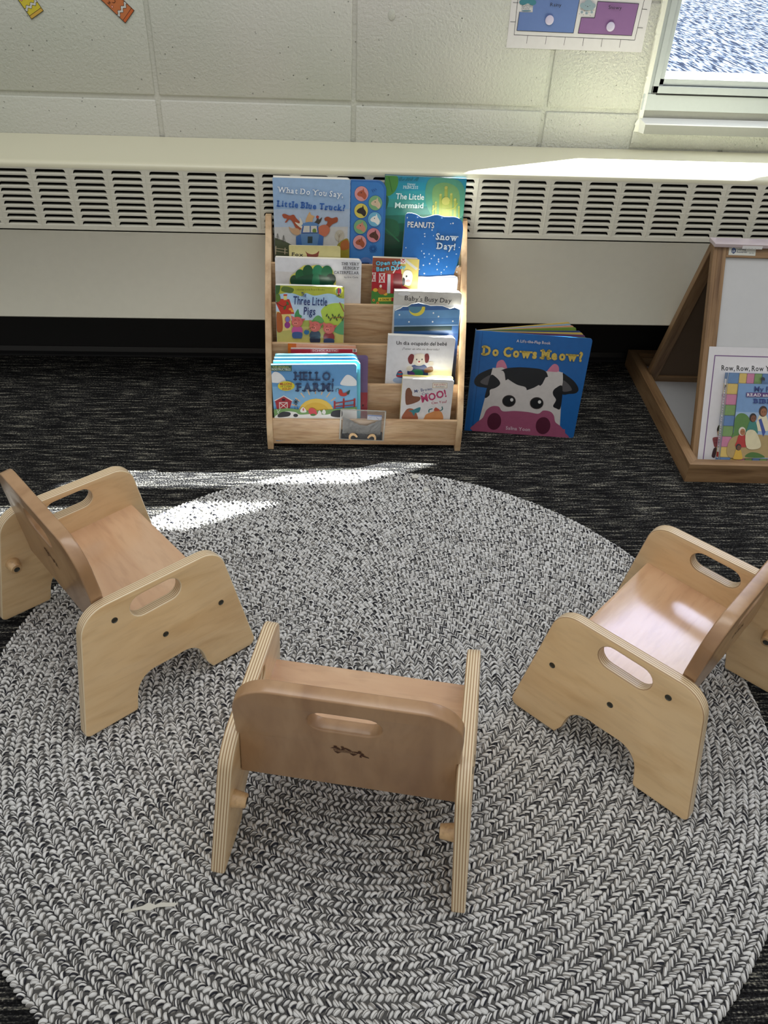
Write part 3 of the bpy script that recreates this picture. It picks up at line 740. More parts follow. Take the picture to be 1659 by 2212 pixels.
# plain farm cart and leaping ponies in generic shapes
a.blob([(145, 372), (165, 364), (205, 378), (240, 372), (262, 400), (300, 440), (300, 490), (262, 480), (232, 430), (205, 408), (182, 432), (168, 430), (186, 404), (160, 398)], (162, 74, 44))
a.blob([(604, 400), (590, 392), (555, 400), (520, 388), (494, 400), (500, 420), (520, 425), (510, 452), (470, 470), (470, 500), (520, 490), (560, 450), (590, 436), (604, 425)], (152, 72, 40))
a.blob([(340, 430), (350, 385), (372, 350), (382, 372), (412, 384), (400, 400), (388, 440)], (206, 168, 120)); a.blob([(290, 470), (250, 430), (290, 440), (288, 395), (310, 425), (320, 480)], (220, 214, 200)); a.blob([(404, 440), (425, 420), (440, 385), (450, 410), (474, 392), (462, 430), (440, 450)], (64, 58, 50)); a.ell(436, 390, 12, 12, (176, 64, 40))
a.blob([(200, 465), (225, 480), (262, 478), (290, 492), (290, 528), (250, 530), (218, 505)], (196, 158, 122)); a.blob([(450, 470), (505, 452), (544, 490), (510, 545), (450, 530)], (192, 110, 82))
a.poly([(318, 440), (440, 440), (452, 520), (304, 520)], (52, 92, 158)); a.blob([(312, 450), (340, 434), (375, 429), (415, 434), (444, 450), (440, 462), (316, 462)], (92, 136, 188))
a.poly([(326, 460), (374, 460), (376, 512), (318, 512)], (208, 206, 198)); a.poly([(384, 460), (432, 460), (440, 512), (384, 512)], (208, 206, 198)); a.blob([(400, 510), (402, 486), (424, 484), (430, 512)], (110, 136, 60))
a.poly([(262, 545), (300, 528), (458, 528), (492, 545), (488, 640), (266, 640)], (60, 104, 166)); a.poly([(300, 522), (456, 522), (440, 640), (316, 640)], (92, 132, 178)); a.rect(360, 545, 400, 600, (48, 66, 72))
a.text('What Do You Say,', 108, 196, 532, 42, (238, 244, 250), 0.02, rot=4.5, serif=True, outline=((92, 140, 196), 0.03))
a.text('Little Blue Truck?', 104, 304, 556, 46, (34, 92, 172), 0.03, rot=4.2, serif=True, jit=0.06)
a.build('front_cover', bk); block(bk, 0.151, h, 0.018, 0.0015, r=0.007); back_cover(bk, 0.151, h, 0.0197, 0.007)
ph = h - 0.001
pa = Art(0.0705, ph, (692, 85), (968, 85), (690, 775), 0.1735, 0.001, (44, 106, 178), outline=arc_round([(0, 0, 0.001), (0.0705, 0, 0.001), (0.0705, ph, 0.018), (0, ph, 0.001)], 8))
pa._poly(arc_round([(0.002, 0.040, 0.004), (0.066, 0.040, 0.010), (0.066, ph - 0.003, 0.016), (0.002, ph - 0.003, 0.004)], 6), (58, 124, 194))
cl = {'p': (206, 132, 142), 'y': (214, 200, 92), 'g': (122, 172, 122), 'c': (110, 178, 208), 'k': (214, 150, 150)}
for cx, cy, bg, fg in ((777, 184, 'k', (176, 88, 60)), (886, 250, 'g', (214, 190, 160)), (776, 312, 'y', (44, 40, 42)), (884, 374, 'c', (236, 236, 230)), (774, 434, 'g', (206, 140, 116)), (878, 497, 'p', (84, 50, 40)), (770, 555, 'k', (158, 82, 52))):
    pa.ell(cx, cy, 57, 60, (36, 92, 160)); pa.ell(cx, cy, 53, 56, cl[bg])
    pa.blob([(cx - 34, cy + 4), (cx - 22, cy - 14), (cx + 4, cy - 26), (cx + 24, cy - 14), (cx + 40, cy + 14), (cx + 26, cy + 42), (cx + 2, cy + 24), (cx - 22, cy + 18)], fg); pa.ell(cx - 2, cy - 8, 4, 4, (30, 26, 24)); pa.poly([(cx + 6, cy - 24), (cx + 14, cy - 44), (cx + 22, cy - 18)], fg)
for q in range(3): pa.line([(856 + q * 12, 150 - q * 4), (866 + q * 13, 170 - q * 10)], 4, (30, 78, 146))
for q in range(14):
    t = q * 2 * PI / 14; pa.line([(877 + 12 * math.cos(t), 603 + 12 * math.sin(t)), (877 + 32 * math.cos(t), 603 + 32 * math.sin(t))], 4, (28, 72, 136))
for q in (58, 44, 30): pa.ell(820, 730, q, q, (50 + q, 104 + q // 2, 172 + q // 3))
pa.rect(786, 716, 850, 760, (34, 52, 92)); pa.ell(804, 744, 8, 8, (200, 205, 210)); pa.ell(836, 744, 8, 8, (200, 205, 210))
pa.build('button_panel', bk, loc=(0.1515, 0.002, 0), back=0.009, edge=(52, 110, 180))

# --- large teal picture book (back row, right)
loc, h = place((0.092, 1.651, 0.490), P4)
bk = book_root('picture_book', 'tall teal and green picture book with golden columns, back row right', loc, roll=-0.8)
a = Art(0.161, h, (951, 66), (1603, 96), (951, 708), 0.155, 0.001, (38, 120, 138), br=(1555, 745))
for q, cc in enumerate(((34, 136, 168), (30, 142, 168), (44, 150, 160), (52, 146, 140), (40, 120, 112), (28, 96, 84), (20, 74, 60), (18, 60, 46), (20, 56, 42), (18, 48, 38))): a.rect(940, 60 + q * 66, 1620, 130 + q * 66, cc)
a.blob([(1290, 110), (1420, 90), (1560, 130), (1600, 300), (1560, 420), (1380, 440), (1280, 300)], (78, 148, 124)); a.blob([(1340, 160), (1440, 130), (1540, 200), (1530, 400), (1380, 400), (1330, 280)], (112, 156, 100))
a.blob([(945, 60), (1040, 70), (1055, 130), (1030, 200), (980, 235), (945, 200)], (70, 132, 58)); a.blob([(945, 230), (985, 250), (975, 330), (945, 350)], (36, 96, 66)); a.blob([(945, 420), (1060, 440), (1070, 560), (960, 520)], (24, 84, 58)); a.line([(980, 80), (1010, 200)], 6, (46, 100, 44)); a.line([(950, 480), (1080, 600)], 12, (34, 100, 66))
for q in range(7): a.blob([(1060 + q * 22, 90 + (q % 3) * 12), (1085 + q * 22, 82 + (q % 2) * 10), (1078 + q * 22, 108), (1062 + q * 22, 112)], (26, 110, 128))
tw = (150, 160, 74)
for (x0, x1, y0, tip) in ((1424, 1450, 170, 95), (1384, 1404, 230, 190), (1350, 1366, 290, 255), (1470, 1490, 225, 185), (1500, 1522, 270, 232), (1404, 1470, 280, 280), (1330, 1345, 320, 296), (1536, 1550, 330, 300)):
    a.rect(x0, y0, x1, 440, tw); a.ell((x0 + x1) / 2, y0, (x1 - x0) / 2, (x1 - x0) / 2, (176, 176, 92)); a.rect(x1 - 5, y0, x1, 440, (140, 160, 66))
a.line([(1440, 350), (1500, 340), (1530, 300)], 8, (176, 184, 78), curve=True); a.line([(1360, 330), (1330, 360)], 8, (176, 184, 78))
a.text('Disney', 1128, 146, 62, 16, (226, 240, 240), 0.005); a.text('PRINCESS', 1096, 174, 116, 24, (226, 240, 240), 0.0, serif=True, rot=2)
a.text('The Little', 1040, 258, 222, 46, (236, 246, 244), 0.012, rot=2.5); a.text('Mermaid', 1036, 330, 222, 44, (214, 236, 232), 0.012, rot=1.5)
a.build('front_cover', bk); block(bk, 0.161, h, 0.008, 0.0015, r=0.001); back_cover(bk, 0.161, h, 0.0097, 0.001, (34, 92, 110))

# --- small cream book just peeking out behind
loc, h = place((-0.094, 1.594, 0.369), P3)
bk = book_root('board_book', 'cream board book with a red-brown animal peeking out, mostly hidden in the third row', loc)
a = Art(0.102, h, (198, 622), (614, 628), (198, 700), 0.0197, 0.005, (206, 198, 140), left_r=0.002)
a.text('Fox', 220, 704, 92, 26, (52, 46, 40), 0.03, rot=3); a.blob([(330, 668), (350, 684), (385, 692), (418, 684), (440, 666), (436, 690), (425, 712), (350, 712), (340, 690)], (128, 54, 40)); a.rect(426, 622, 496, 626, (150, 60, 50))
a.build('front_cover', bk, edge=(200, 194, 176)); block(bk, 0.102, h, 0.007, 0.0015, mat=M['pages_cream'])

# --- blue snowflake book with wavy outline
loc, h = place((0.1245, 1.608, 0.432), P3, 0.2)
bk = book_root('board_book', 'bright blue board book dotted with snow, wavy cut-out edge, right of the shelf', loc, lean=0.2, roll=-2.6)
ow, oh = 0.118, h
wav = [(0.002, 0.001), (0.110, 0.001), (0.108, 0.05), (0.107, 0.086), (0.112, 0.105), (0.108, 0.122), (0.1135, 0.15), (0.117, 0.175), (0.117, oh - 0.022), (0.111, oh - 0.006), (0.098, oh - 0.001), (0.078, oh - 0.002), (0.062, oh + 0.001), (0.048, oh - 0.003), (0.034, oh - 0.006), (0.022, oh - 0.001), (0.008, oh + 0.001), (0.001, oh - 0.003), (0.0005, oh - 0.02), (0.0, 0.09)]
wav = smooth_closed(wav, 3)
a = Art(0.118, h, (1078, 360), (1550, 385), (1062, 905), 0.135, 0.003, (34, 110, 188), outline=wav)
rr = random.Random(5)
for q in range(60):
    x, y = rr.uniform(1090, 1530), rr.uniform(372, 830)
    if x < 1330 and 400 < y < 480: continue
    if 1320 < x < 1510 and 495 < y < 640: continue
    a.ell(x, y, rr.uniform(3, 7), rr.uniform(3, 7), (226, 234, 242), n=8)
a.blob([(1060, 850), (1200, 846), (1300, 848), (1400, 842), (1528, 850), (1560, 1000), (1300, 1100), (1060, 1100)], (206, 212, 222)); a.line([(1062, 852), (1300, 850), (1520, 850)], 3, (120, 140, 170), curve=True)
a.text('PEANUTS', 1098, 464, 212, 42, (238, 240, 238), 0.015, rot=1.5, outline=((16, 26, 40), 0.02))
a.text('Snow', 1328, 556, 172, 48, (206, 224, 240), 0.03, rot=3, serif=True, outline=((14, 26, 46), 0.035)); a.text('Day!', 1344, 628, 146, 48, (206, 224, 240), 0.03, rot=3, serif=True, outline=((14, 26, 46), 0.035))
a.build('front_cover', bk, edge=(28, 80, 140))
me = plate(wav, (), 0.0035, 0.0004, 1); obj('page_block', me, [M['pages']] * 2, bk, (0, 0.0015, 0))

# --- wide white book with a green leafy bush
loc, h = place((-0.123, 1.573, 0.352), P3)
bk = book_root('board_book', 'wide white board book with a scalloped dark green shape, third row left', loc, roll=-0.8)
a = Art(0.171, h, (82, 722), (776, 742), (86, 1095), 0.0945, 0.006, (224, 226, 232), left_r=0.001)
a.poly([(82, 830), (600, 850), (776, 860), (776, 1400), (82, 1400)], (214, 212, 212))
for q in range(46):
    t = PI + PI * q / 45; a.line([(382 + 172 * math.cos(t), 930 + 138 * math.sin(t)), (382 + 190 * math.cos(t), 930 + 154 * math.sin(t))], 1.6, (176, 160, 130))
a.blob([(200, 930), (205, 870), (250, 835), (270, 815), (320, 780), (360, 790), (410, 778), (455, 792), (510, 786), (545, 820), (552, 850), (570, 880), (572, 930), (560, 1000), (210, 1000)], (206, 202, 88))
for q, (cx, cy, rx, ry, cc) in enumerate(((235, 900, 34, 42, (20, 66, 42)), (282, 858, 38, 46, (24, 96, 56)), (345, 830, 42, 52, (20, 82, 52)), (425, 832, 44, 54, (34, 122, 86)), (498, 836, 46, 54, (26, 100, 66)), (530, 890, 42, 44, (18, 46, 34)))): a.ell(cx, cy, rx, ry, cc)
a.blob([(215, 960), (260, 880), (400, 850), (520, 880), (560, 960), (500, 1010), (260, 1010)], (16, 72, 48)); a.blob([(380, 960), (390, 850), (430, 850), (440, 960)], (32, 116, 80))
for t_, y in (('THE VERY', 778), ('HUNGRY', 812), ('CATERPILLAR', 846)): a.text(t_, 755, y, {'THE VERY': 142, 'HUNGRY': 126, 'CATERPILLAR': 200}[t_], 21, (34, 36, 42), 0.012, rot=1.2, serif=True, align='r')
a.text('by Eric Carle', 752, 880, 112, 14, (60, 62, 70), 0.0, rot=1, align='r')
a.build('front_cover', bk); block(bk, 0.171, h + 0.0005, 0.014, 0.0015, r=0.006)

# --- small red barn book
loc, h = place((0.069, 1.573, 0.355), P3)
bk = book_root('board_book', 'small red barn board book with a lime green lawn, middle of the third row', loc, roll=-1.1)
a = Art(0.093, h, (853, 722), (1226, 738), (846, 1096), 0.0955, 0.004, (168, 30, 44), left_r=0.001)
a.poly([(1070, 715), (1240, 735), (1240, 1000), (1100, 940)], (212, 196, 110)); a.poly([(853, 722), (1105, 727), (1055, 800), (1010, 850), (870, 828), (850, 800)], (146, 76, 52))
for q in range(4): a.line([(856, 748 + q * 24), (1080, 752 + q * 24)], 2.5, (104, 52, 38))
a.line([(1100, 724), (1205, 812)], 20, (206, 206, 200)); a.line([(1060, 770), (1020, 842)], 10, (210, 206, 200))
for wx, wy, ww, wh in ((1096, 750, 40, 42), (930, 880, 46, 72), (862, 872, 34, 70)):
    a.rect(wx - ww / 2, wy - wh / 2, wx + ww / 2, wy + wh / 2, (216, 210, 206)); a.rect(wx - ww / 2 + 6, wy - wh / 2 + 6, wx + ww / 2 - 6, wy + wh / 2 - 6, (178, 34, 46)); a.line([(wx - ww / 2, wy - wh / 2), (wx + ww / 2, wy + wh / 2)], 6, (216, 210, 206)); a.line([(wx + ww / 2, wy - wh / 2), (wx - ww / 2, wy + wh / 2)], 6, (216, 210, 206))
a.poly([(975, 850), (1000, 852), (1002, 1000), (975, 1010)], (196, 196, 200)); a.poly([(1024, 845), (1092, 850), (1092, 1010), (1024, 1020)], (112, 22, 34))
a.blob([(1100, 850), (1120, 822), (1160, 828), (1178, 870), (1160, 940), (1120, 936), (1098, 900)], (226, 222, 216)); a.blob([(1098, 880), (1116, 890), (1116, 930), (1098, 940)], (34, 30, 34)); a.ell(1142, 906, 20, 12, (206, 150, 150)); a.ell(1128, 868, 7, 8, (30, 28, 30))
a.poly([(840, 978), (940, 1000), (1100, 1010), (1240, 1000), (1240, 1500), (840, 1500)], (62, 128, 52))
a.ell(880, 975, 20, 15, (214, 168, 56)); a.ell(963, 1008, 16, 12, (214, 168, 56)); a.blob([(900, 980), (912, 950), (925, 940), (935, 968), (968, 978), (960, 1005), (920, 1010)], (176, 92, 52)); a.ell(922, 944, 10, 12, (226, 220, 212))
a.rect(905, 1036, 1040, 1066, (212, 190, 60)); a.text('A CHUNKY', 916, 1060, 94, 16, (30, 24, 24), 0.03); a.rect(1012, 1038, 1040, 1066, (160, 30, 40))
for fx, fy in ((868, 1056), (902, 1080)): a.ell(fx, fy, 11, 11, (226, 150, 60)); a.ell(fx, fy, 5, 5, (120, 30, 40))
a.text('Open the', 878, 778, 196, 30, (96, 180, 206), 0.035, rot=-1.5, outline=((34, 70, 110), 0.03), jit=0.08); a.text('Barn Door', 884, 826, 236, 32, (96, 180, 206), 0.035, rot=-4, outline=((34, 70, 110), 0.03), jit=0.08)
a.build('front_cover', bk, edge=(210, 190, 150)); block(bk, 0.093, h + 0.0005, 0.014, 0.0015, r=0.004, mat=M['pages_cream'])

# --- three pigs book
loc, h = place((-0.122, 1.537, 0.310), P2)
bk = book_root('board_book', 'colourful board book with three pink pigs and a red-roofed house, second row left', loc, roll=-0.6)
a = Art(0.136, h, (80, 940), (635, 960), (96, 1390), 0.1155, 0.007, (176, 206, 232), left_r=0.001, br=(640, 1398))
a.poly([(80, 1080), (640, 1080), (640, 1240), (80, 1240)], (196, 214, 234)); a.rect(80, 1220, 640, 1700, (170, 176, 84)); a.blob([(70, 1290), (300, 1270), (520, 1290), (650, 1330), (650, 1700), (70, 1700)], (196, 190, 110))
a.blob([(78, 935), (640, 945), (650, 1040), (600, 1046), (560, 1020), (500, 1010), (400, 1026), (330, 1004), (300, 1030), (240, 1010), (180, 1000), (120, 1010), (78, 1000)], (176, 180, 66)); a.blob([(78, 935), (120, 940), (112, 1000), (80, 1020)], (56, 96, 48)); a.blob([(150, 950), (230, 970), (210, 1005), (130, 985)], (84, 108, 48))
a.blob([(455, 1140), (500, 1100), (580, 1085), (650, 1110), (650, 1250), (560, 1280), (480, 1240), (460, 1180)], (182, 206, 82)); a.blob([(600, 1250), (640, 1220), (655, 1330), (560, 1310)], (96, 168, 116)); a.blob([(380, 1230), (430, 1180), (480, 1230), (440, 1300), (390, 1290)], (104, 166, 96)); a.blob([(240, 1180), (268, 1130), (280, 1170), (300, 1190), (260, 1240)], (70, 150, 90))
a.poly([(90, 1240), (90, 1150), (210, 1150), (210, 1300), (94, 1310)], (226, 206, 130)); a.poly([(85, 1080), (120, 1048), (196, 1052), (238, 1168), (130, 1172)], (192, 52, 40)); a.rect(150, 1020, 176, 1058, (224, 206, 130)); a.rect(148, 1012, 178, 1026, (196, 70, 50))
a.blob([(92, 1170), (118, 1158), (138, 1190), (142, 1300), (96, 1305)], (172, 92, 44)); a.ell(183, 1212, 24, 28, (206, 120, 60)); a.ell(183, 1212, 18, 22, (122, 120, 190)); a.ell(182, 1258, 24, 26, (150, 60, 140)); a.ell(205, 1130, 14, 10, (226, 150, 50)); a.ell(222, 1145, 12, 10, (226, 160, 60))
a.blob([(80, 1020), (112, 1010), (124, 1050), (104, 1075), (84, 1060)], (92, 120, 50)); a.line([(86, 1075), (150, 1110), (190, 1080)], 5, (84, 60, 40), curve=True); a.ell(160, 1120, 10, 16, (70, 104, 50), 30); a.ell(182, 1084, 8, 16, (70, 104, 50), -30)
a.line([(600, 1080), (640, 1150)], 7, (160, 80, 60)); a.line([(540, 1200), (640, 1195)], 6, (160, 80, 60))
for q in range(9): a.ell(500 + q * 16, 1180 + (q % 3) * 16, 6, 14, (78, 96, 52), 25 * (-1) ** q)
pk = (214, 112, 104); pk2 = (232, 142, 128)
for cx, cy, cl1, cl2 in ((262, 1232, (206, 92, 158), (60, 92, 150)), (408, 1268, (60, 74, 96), (40, 50, 76)), (520, 1282, (150, 46, 52), (44, 70, 110))):
    a.blob([(cx - 32, cy + 40), (cx + 34, cy + 40), (cx + 40, cy + 90), (cx - 38, cy + 90)], cl1); a.blob([(cx - 34, cy + 84), (cx + 38, cy + 84), (cx + 40, cy + 128), (cx + 10, cy + 132), (cx - 34, cy + 128)], cl2)
    a.ell(cx, cy, 46, 42, pk); a.poly([(cx - 44, cy - 18), (cx - 50, cy - 52), (cx - 20, cy - 36)], pk); a.poly([(cx + 34, cy - 26), (cx + 66, cy - 26), (cx + 44, cy + 2)], (196, 92, 96)); a.ell(cx - 12, cy + 10, 20, 15, pk2); a.ell(cx - 18, cy + 10, 4, 6, (130, 50, 50)); a.ell(cx - 6, cy + 10, 4, 6, (130, 50, 50)); a.line([(cx - 22, cy - 16), (cx - 12, cy - 20)], 2.5, (90, 40, 40)); a.line([(cx + 10, cy - 18), (cx + 20, cy - 14)], 2.5, (90, 40, 40))
a.ell(340, 1312, 22, 20, (44, 110, 160)); a.line([(340, 1300), (400, 1260)], 4, (150, 100, 60))
a.text('Usborne Little Board Books', 246, 980, 232, 15, (92, 92, 34), 0.0, rot=0.8)
a.text('The', 292, 1032, 40, 36, (40, 56, 112), 0.02, rot=3); a.text('Three Little', 226, 1088, 276, 62, (40, 56, 112), 0.018, rot=3, jit=0.03); a.text('Pigs', 314, 1172, 94, 60, (40, 56, 112), 0.018, rot=2)
a.ell(590, 988, 24, 27, (232, 226, 200)); a.ell(590, 988, 9, 26, (192, 60, 80)); a.ell(604, 988, 7, 22, (120, 100, 170)); a.ell(577, 988, 6, 22, (90, 160, 110)); a.rect(586, 1014, 598, 1024, (50, 40, 40)); a.text('USBORNE', 568, 1034, 46, 8, (60, 60, 30), 0.01)
a.build('front_cover', bk); block(bk, 0.136, h + 0.0005, 0.011, 0.0015, r=0.007)

# --- grey white cover partly hidden behind the moon book
loc, h = place((0.112, 1.536, 0.303), P2)
bk = book_root('board_book', 'pale grey board book half hidden behind the moon and stars book', loc, roll=-1.0)
a = Art(0.136, h, (1030, 985), (1576, 1005), (1022, 1300), 0.0805, 0.006, (196, 194, 188), left_r=0.001)
a.rect(1020, 1100, 1600, 1400, (212, 214, 216)); a.ell(1110, 1010, 50, 16, (214, 214, 214))
a.text("Baby's Busy Day", 1114, 1062, 380, 36, (44, 44, 48), 0.005, rot=3.5, jit=0.05)
a.build('front_cover', bk); block(bk, 0.136, h + 0.0005, 0.016, 0.0015, r=0.006)

# --- night sky book, scalloped top
loc, h = place((0.118, 1.5235, 0.2755), P1)
bk = book_root('board_book', 'midnight blue board book with a yellow crescent moon and stars, scalloped top', loc, roll=0.6)
o_ = [(0.0, 0.001), (0.132, 0.001), (0.132, h - 0.012), (0.129, h - 0.005), (0.121, h - 0.002), (0.112, h - 0.0045), (0.104, h - 0.002), (0.096, h + 0.001), (0.084, h + 0.0015), (0.072, h + 0.001), (0.062, h + 0.004), (0.048, h + 0.007), (0.034, h + 0.0045), (0.026, h - 0.001), (0.017, h - 0.001), (0.012, h - 0.005), (0.004, h - 0.008), (0.0, h - 0.013)]
a = Art(0.132, h, (1052, 1096), (1580, 1106), (1040, 1733), 0.169, 0.004, (58, 96, 150), outline=o_)
for q, cc in enumerate(((96, 142, 186), (80, 126, 176), (62, 104, 158), (48, 84, 140), (36, 66, 118), (26, 48, 92), (20, 36, 72), (16, 28, 58), (14, 24, 50))): a.rect(1040, 1130 + q * 62, 1600, 1196 + q * 62, cc)
a.ell(1232, 1112, 66, 62, (214, 200, 74)); a.ell(1218, 1098, 56, 54, (84, 132, 156))
for x, y in ((1092, 1162), (1366, 1152), (1408, 1180), (1170, 1218), (1362, 1220), (1526, 1218), (1500, 1450), (1520, 1600), (1498, 1690)): a.ell(x, y, 7, 7, (236, 240, 240), n=6)
a.rect(1042, 1244, 1570, 1254, (140, 170, 200)); a.rect(1042, 1256, 1520, 1290, (32, 62, 66)); a.ell(1520, 1452, 12, 10, (176, 150, 140))
a.build('front_cover', bk, edge=(230, 228, 214)); me = plate(o_, (), 0.004, 0.0003, 1); obj('page_block', me, [M['pages']] * 2, bk, (0, 0.0015, 0))

# --- white book with a toy puppy
loc, h = place((0.099, 1.496, 0.226), P1)
bk = book_root('board_book', 'white board book with a brown-eared toy puppy and stacking rings', loc, roll=-1.6)
a = Art(0.137, h, (970, 236), (1508, 258), (958, 620), 0.1045, 0.006, (208, 208, 212), left_r=0.001, br=(1512, 640))
a.text('Un día ocupado del bebé', 1038, 308, 406, 26, (32, 32, 38), 0.02, rot=1.2, jit=0.06); a.text('¡Tener un año es divertido!', 1088, 346, 298, 15, (60, 60, 66), 0.0, rot=1.4)
a.ell(1082, 592, 60, 26, (150, 170, 200)); a.blob([(1050, 560), (1062, 520), (1086, 510), (1104, 540), (1100, 572)], (30, 60, 110)); a.ell(1078, 556, 28, 9, (170, 40, 46)); a.ell(1078, 542, 24, 8, (40, 120, 150)); a.ell(1080, 528, 18, 6, (180, 60, 60))
a.blob([(1178, 470), (1280, 466), (1310, 520), (1300, 560), (1170, 560), (1140, 520)], (34, 62, 118)); a.ell(1158, 496, 28, 22, (206, 200, 186)); a.ell(1222, 536, 52, 36, (40, 128, 96)); a.ell(1176, 548, 30, 28, (96, 60, 130)); a.blob([(1280, 500), (1340, 480), (1350, 520), (1290, 530)], (120, 74, 46)); a.ell(1328, 455, 24, 18, (204, 198, 184))
a.ell(1232, 424, 62, 50, (212, 206, 192)); a.blob([(1186, 390), (1160, 380), (1138, 412), (1150, 452), (1172, 458), (1184, 426)], (112, 44, 46)); a.blob([(1274, 384), (1298, 378), (1312, 408), (1304, 446), (1284, 448), (1276, 420)], (112, 44, 46)); a.ell(1232, 446, 18, 12, (232, 226, 214)); a.ell(1232, 440, 9, 6, (170, 40, 50)); a.ell(1210, 422, 5, 6, (20, 20, 22)); a.ell(1254, 422, 5, 6, (20, 20, 22))
a.build('front_cover', bk); block(bk, 0.137, h + 0.0005, 0.0135, 0.0015, r=0.006)

# --- thin books tucked behind the farm stack
loc, h = place((-0.102, 1.5065, 0.2005), P1)
bk = book_root('picture_book', 'thin orange picture book, only its top edge showing', loc, roll=-1.6)
a = Art(0.138, h, (172, 285), (725, 316), (172, 400), 0.028, 0.001, (214, 110, 52)); a.rect(172, 285, 205, 420, (222, 120, 40)); a.poly([(240, 280), (725, 300), (725, 420), (240, 400)], (226, 168, 140)); a.build('front_cover', bk, back=0.0008, edge=(232, 220, 205)); block(bk, 0.138, h, 0.0028, 0.0009, inset=0.0006, r=0.001)
loc, h = place((-0.0935, 1.4985, 0.1945), P1)
bk = book_root('picture_book', 'thin crimson picture book with a white lettered strip along its top', loc, roll=-0.5)
a = Art(0.134, h, (205, 335), (735, 345), (205, 440), 0.026, 0.001, (190, 52, 72)); a.rect(196, 330, 740, 346, (228, 220, 214)); a.rect(364, 346, 590, 372, (206, 96, 110)); a.text('SCHOLASTIC', 378, 368, 200, 17, (240, 216, 214), 0.02); a.rect(700, 342, 740, 372, (236, 232, 228)); a.text('B', 708, 368, 18, 24, (40, 30, 34), 0.02)
a.build('front_cover', bk, back=0.0008, edge=(236, 226, 220)); block(bk, 0.134, h, 0.0030, 0.0009, inset=0.0006, r=0.001)
loc, h = place((-0.0800, 1.4785, 0.189), P0)
bk = book_root('picture_book', 'thin purple over red picture book standing behind the farm books', loc, roll=0.4)
a = Art(0.145, h, (260, 387), (832, 387), (260, 848), 0.128, 0.006, (108, 84, 124)); a.rect(250, 680, 840, 1000, (152, 42, 54)); a.ell(795, 785, 6, 8, (40, 20, 26)); a.build('front_cover', bk, back=0.0009, edge=(120, 100, 140)); block(bk, 0.145, h, 0.0016, 0.001, inset=0.001, r=0.006)
cols = [((96, 178, 206), 0.196, 0.158, 'fabric-soft aqua picture book, rearmost of the three behind the farm cover'), ((66, 148, 204), 0.191, 0.163, 'fabric-soft sky blue picture book, middle of three soft books behind the farm cover'), ((110, 196, 214), 0.186, 0.168, 'fabric-soft turquoise picture book directly behind the farm cover')]
for q, (cc, zt_, wd, lb) in enumerate(cols):
    y = 1.4745 - q * 0.0044
    loc, h = place((-0.1195 - q * 0.002, y, zt_ - 0.004), P0)
    bk = book_root('soft_book', lb, loc, roll=0.9, group='soft blue picture books stacked in the front pocket')
    a = Art(wd + 0.006, h, (90, 400), (780, 410), (90, 820), 0.112, 0.012, cc, left_r=0.002); a.poly([(90, 395), (790, 402), (790, 412), (90, 408)], (206, 232, 236)); a.build('front_cover', bk, M['paper'], back=0.0004, edge=(150, 206, 220))
    block(bk, wd + 0.0065, h + 0.0006, 0.0028, 0.0006, inset=0.0, r=0.012, mat=simple('soft_pages', (150, 212, 226), 0.6))
loc, h = place((-0.127, 1.4585, 0.177), P0)
bk = book_root('soft_book', 'sky blue soft book with yellow sunrise, red barn and red fence on the lowest tier', loc, roll=1.2)
a = Art(0.171, h, (70, 468), (755, 470), (85, 885), 0.1145, 0.006, (92, 146, 196), left_r=0.001, br=(768, 885))
a.rect(60, 640, 780, 800, (120, 170, 208))
for q in range(9):
    t = math.radians(200 + q * 17.5); a.line([(425 + 160 * math.cos(t), 850 + 150 * math.sin(t)), (425 + 205 * math.cos(t), 850 + 192 * math.sin(t))], 9, (214, 176, 136))
a.ell(430, 862, 148, 124, (216, 184, 84)); a.ell(425, 868, 118, 98, (206, 168, 64))
for cx, cy in ((110, 560), (690, 590)): a.blob([(cx - 62, cy + 38), (cx - 48, cy), (cx - 12, cy - 38), (cx + 30, cy - 26), (cx + 66, cy + 10), (cx + 74, cy + 44), (cx + 10, cy + 50)], (222, 224, 226))
a.poly([(95, 750), (170, 712), (235, 752), (214, 820), (108, 820)], (150, 40, 50)); a.line([(92, 752), (168, 714), (236, 754)], 8, (220, 214, 208)); a.rect(128, 764, 198, 818, (214, 206, 200)); a.rect(134, 770, 192, 818, (168, 48, 56)); a.line([(130, 766), (196, 818)], 6, (214, 206, 200)); a.line([(196, 766), (130, 818)], 6, (214, 206, 200)); a.rect(154, 736, 178, 752, (44, 34, 40))
a.line([(266, 770), (252, 826)], 3, (40, 44, 52)); a.line([(266, 770), (282, 826)], 3, (40, 44, 52))
for q in range(8):
    t = q * PI / 4; a.line([(265, 762), (265 + 22 * math.cos(t), 762 + 22 * math.sin(t))], 5, (40, 44, 52))
for x in (582, 656, 744): a.rect(x - 7, 738 if x != 582 else 758, x + 7, 822, (150, 46, 46))
a.line([(580, 778), (750, 752)], 9, (150, 46, 46)); a.line([(580, 806), (750, 790)], 9, (150, 46, 46))
a.blob([(612, 690), (624, 662), (640, 672), (650, 694), (672, 690), (704, 672), (690, 704), (664, 720), (630, 716)], (168, 54, 48)); a.blob([(676, 694), (706, 670), (696, 706)], (38, 70, 62)); a.text('♪', 584, 690, 20, 26, (40, 60, 60), 0.0) if False else a.line([(592, 684), (592, 662), (612, 656), (612, 676)], 4, (40, 60, 60))
a.poly([(60, 820), (200, 812), (400, 838), (560, 826), (780, 806), (780, 905), (60, 905)], (112, 150, 92))
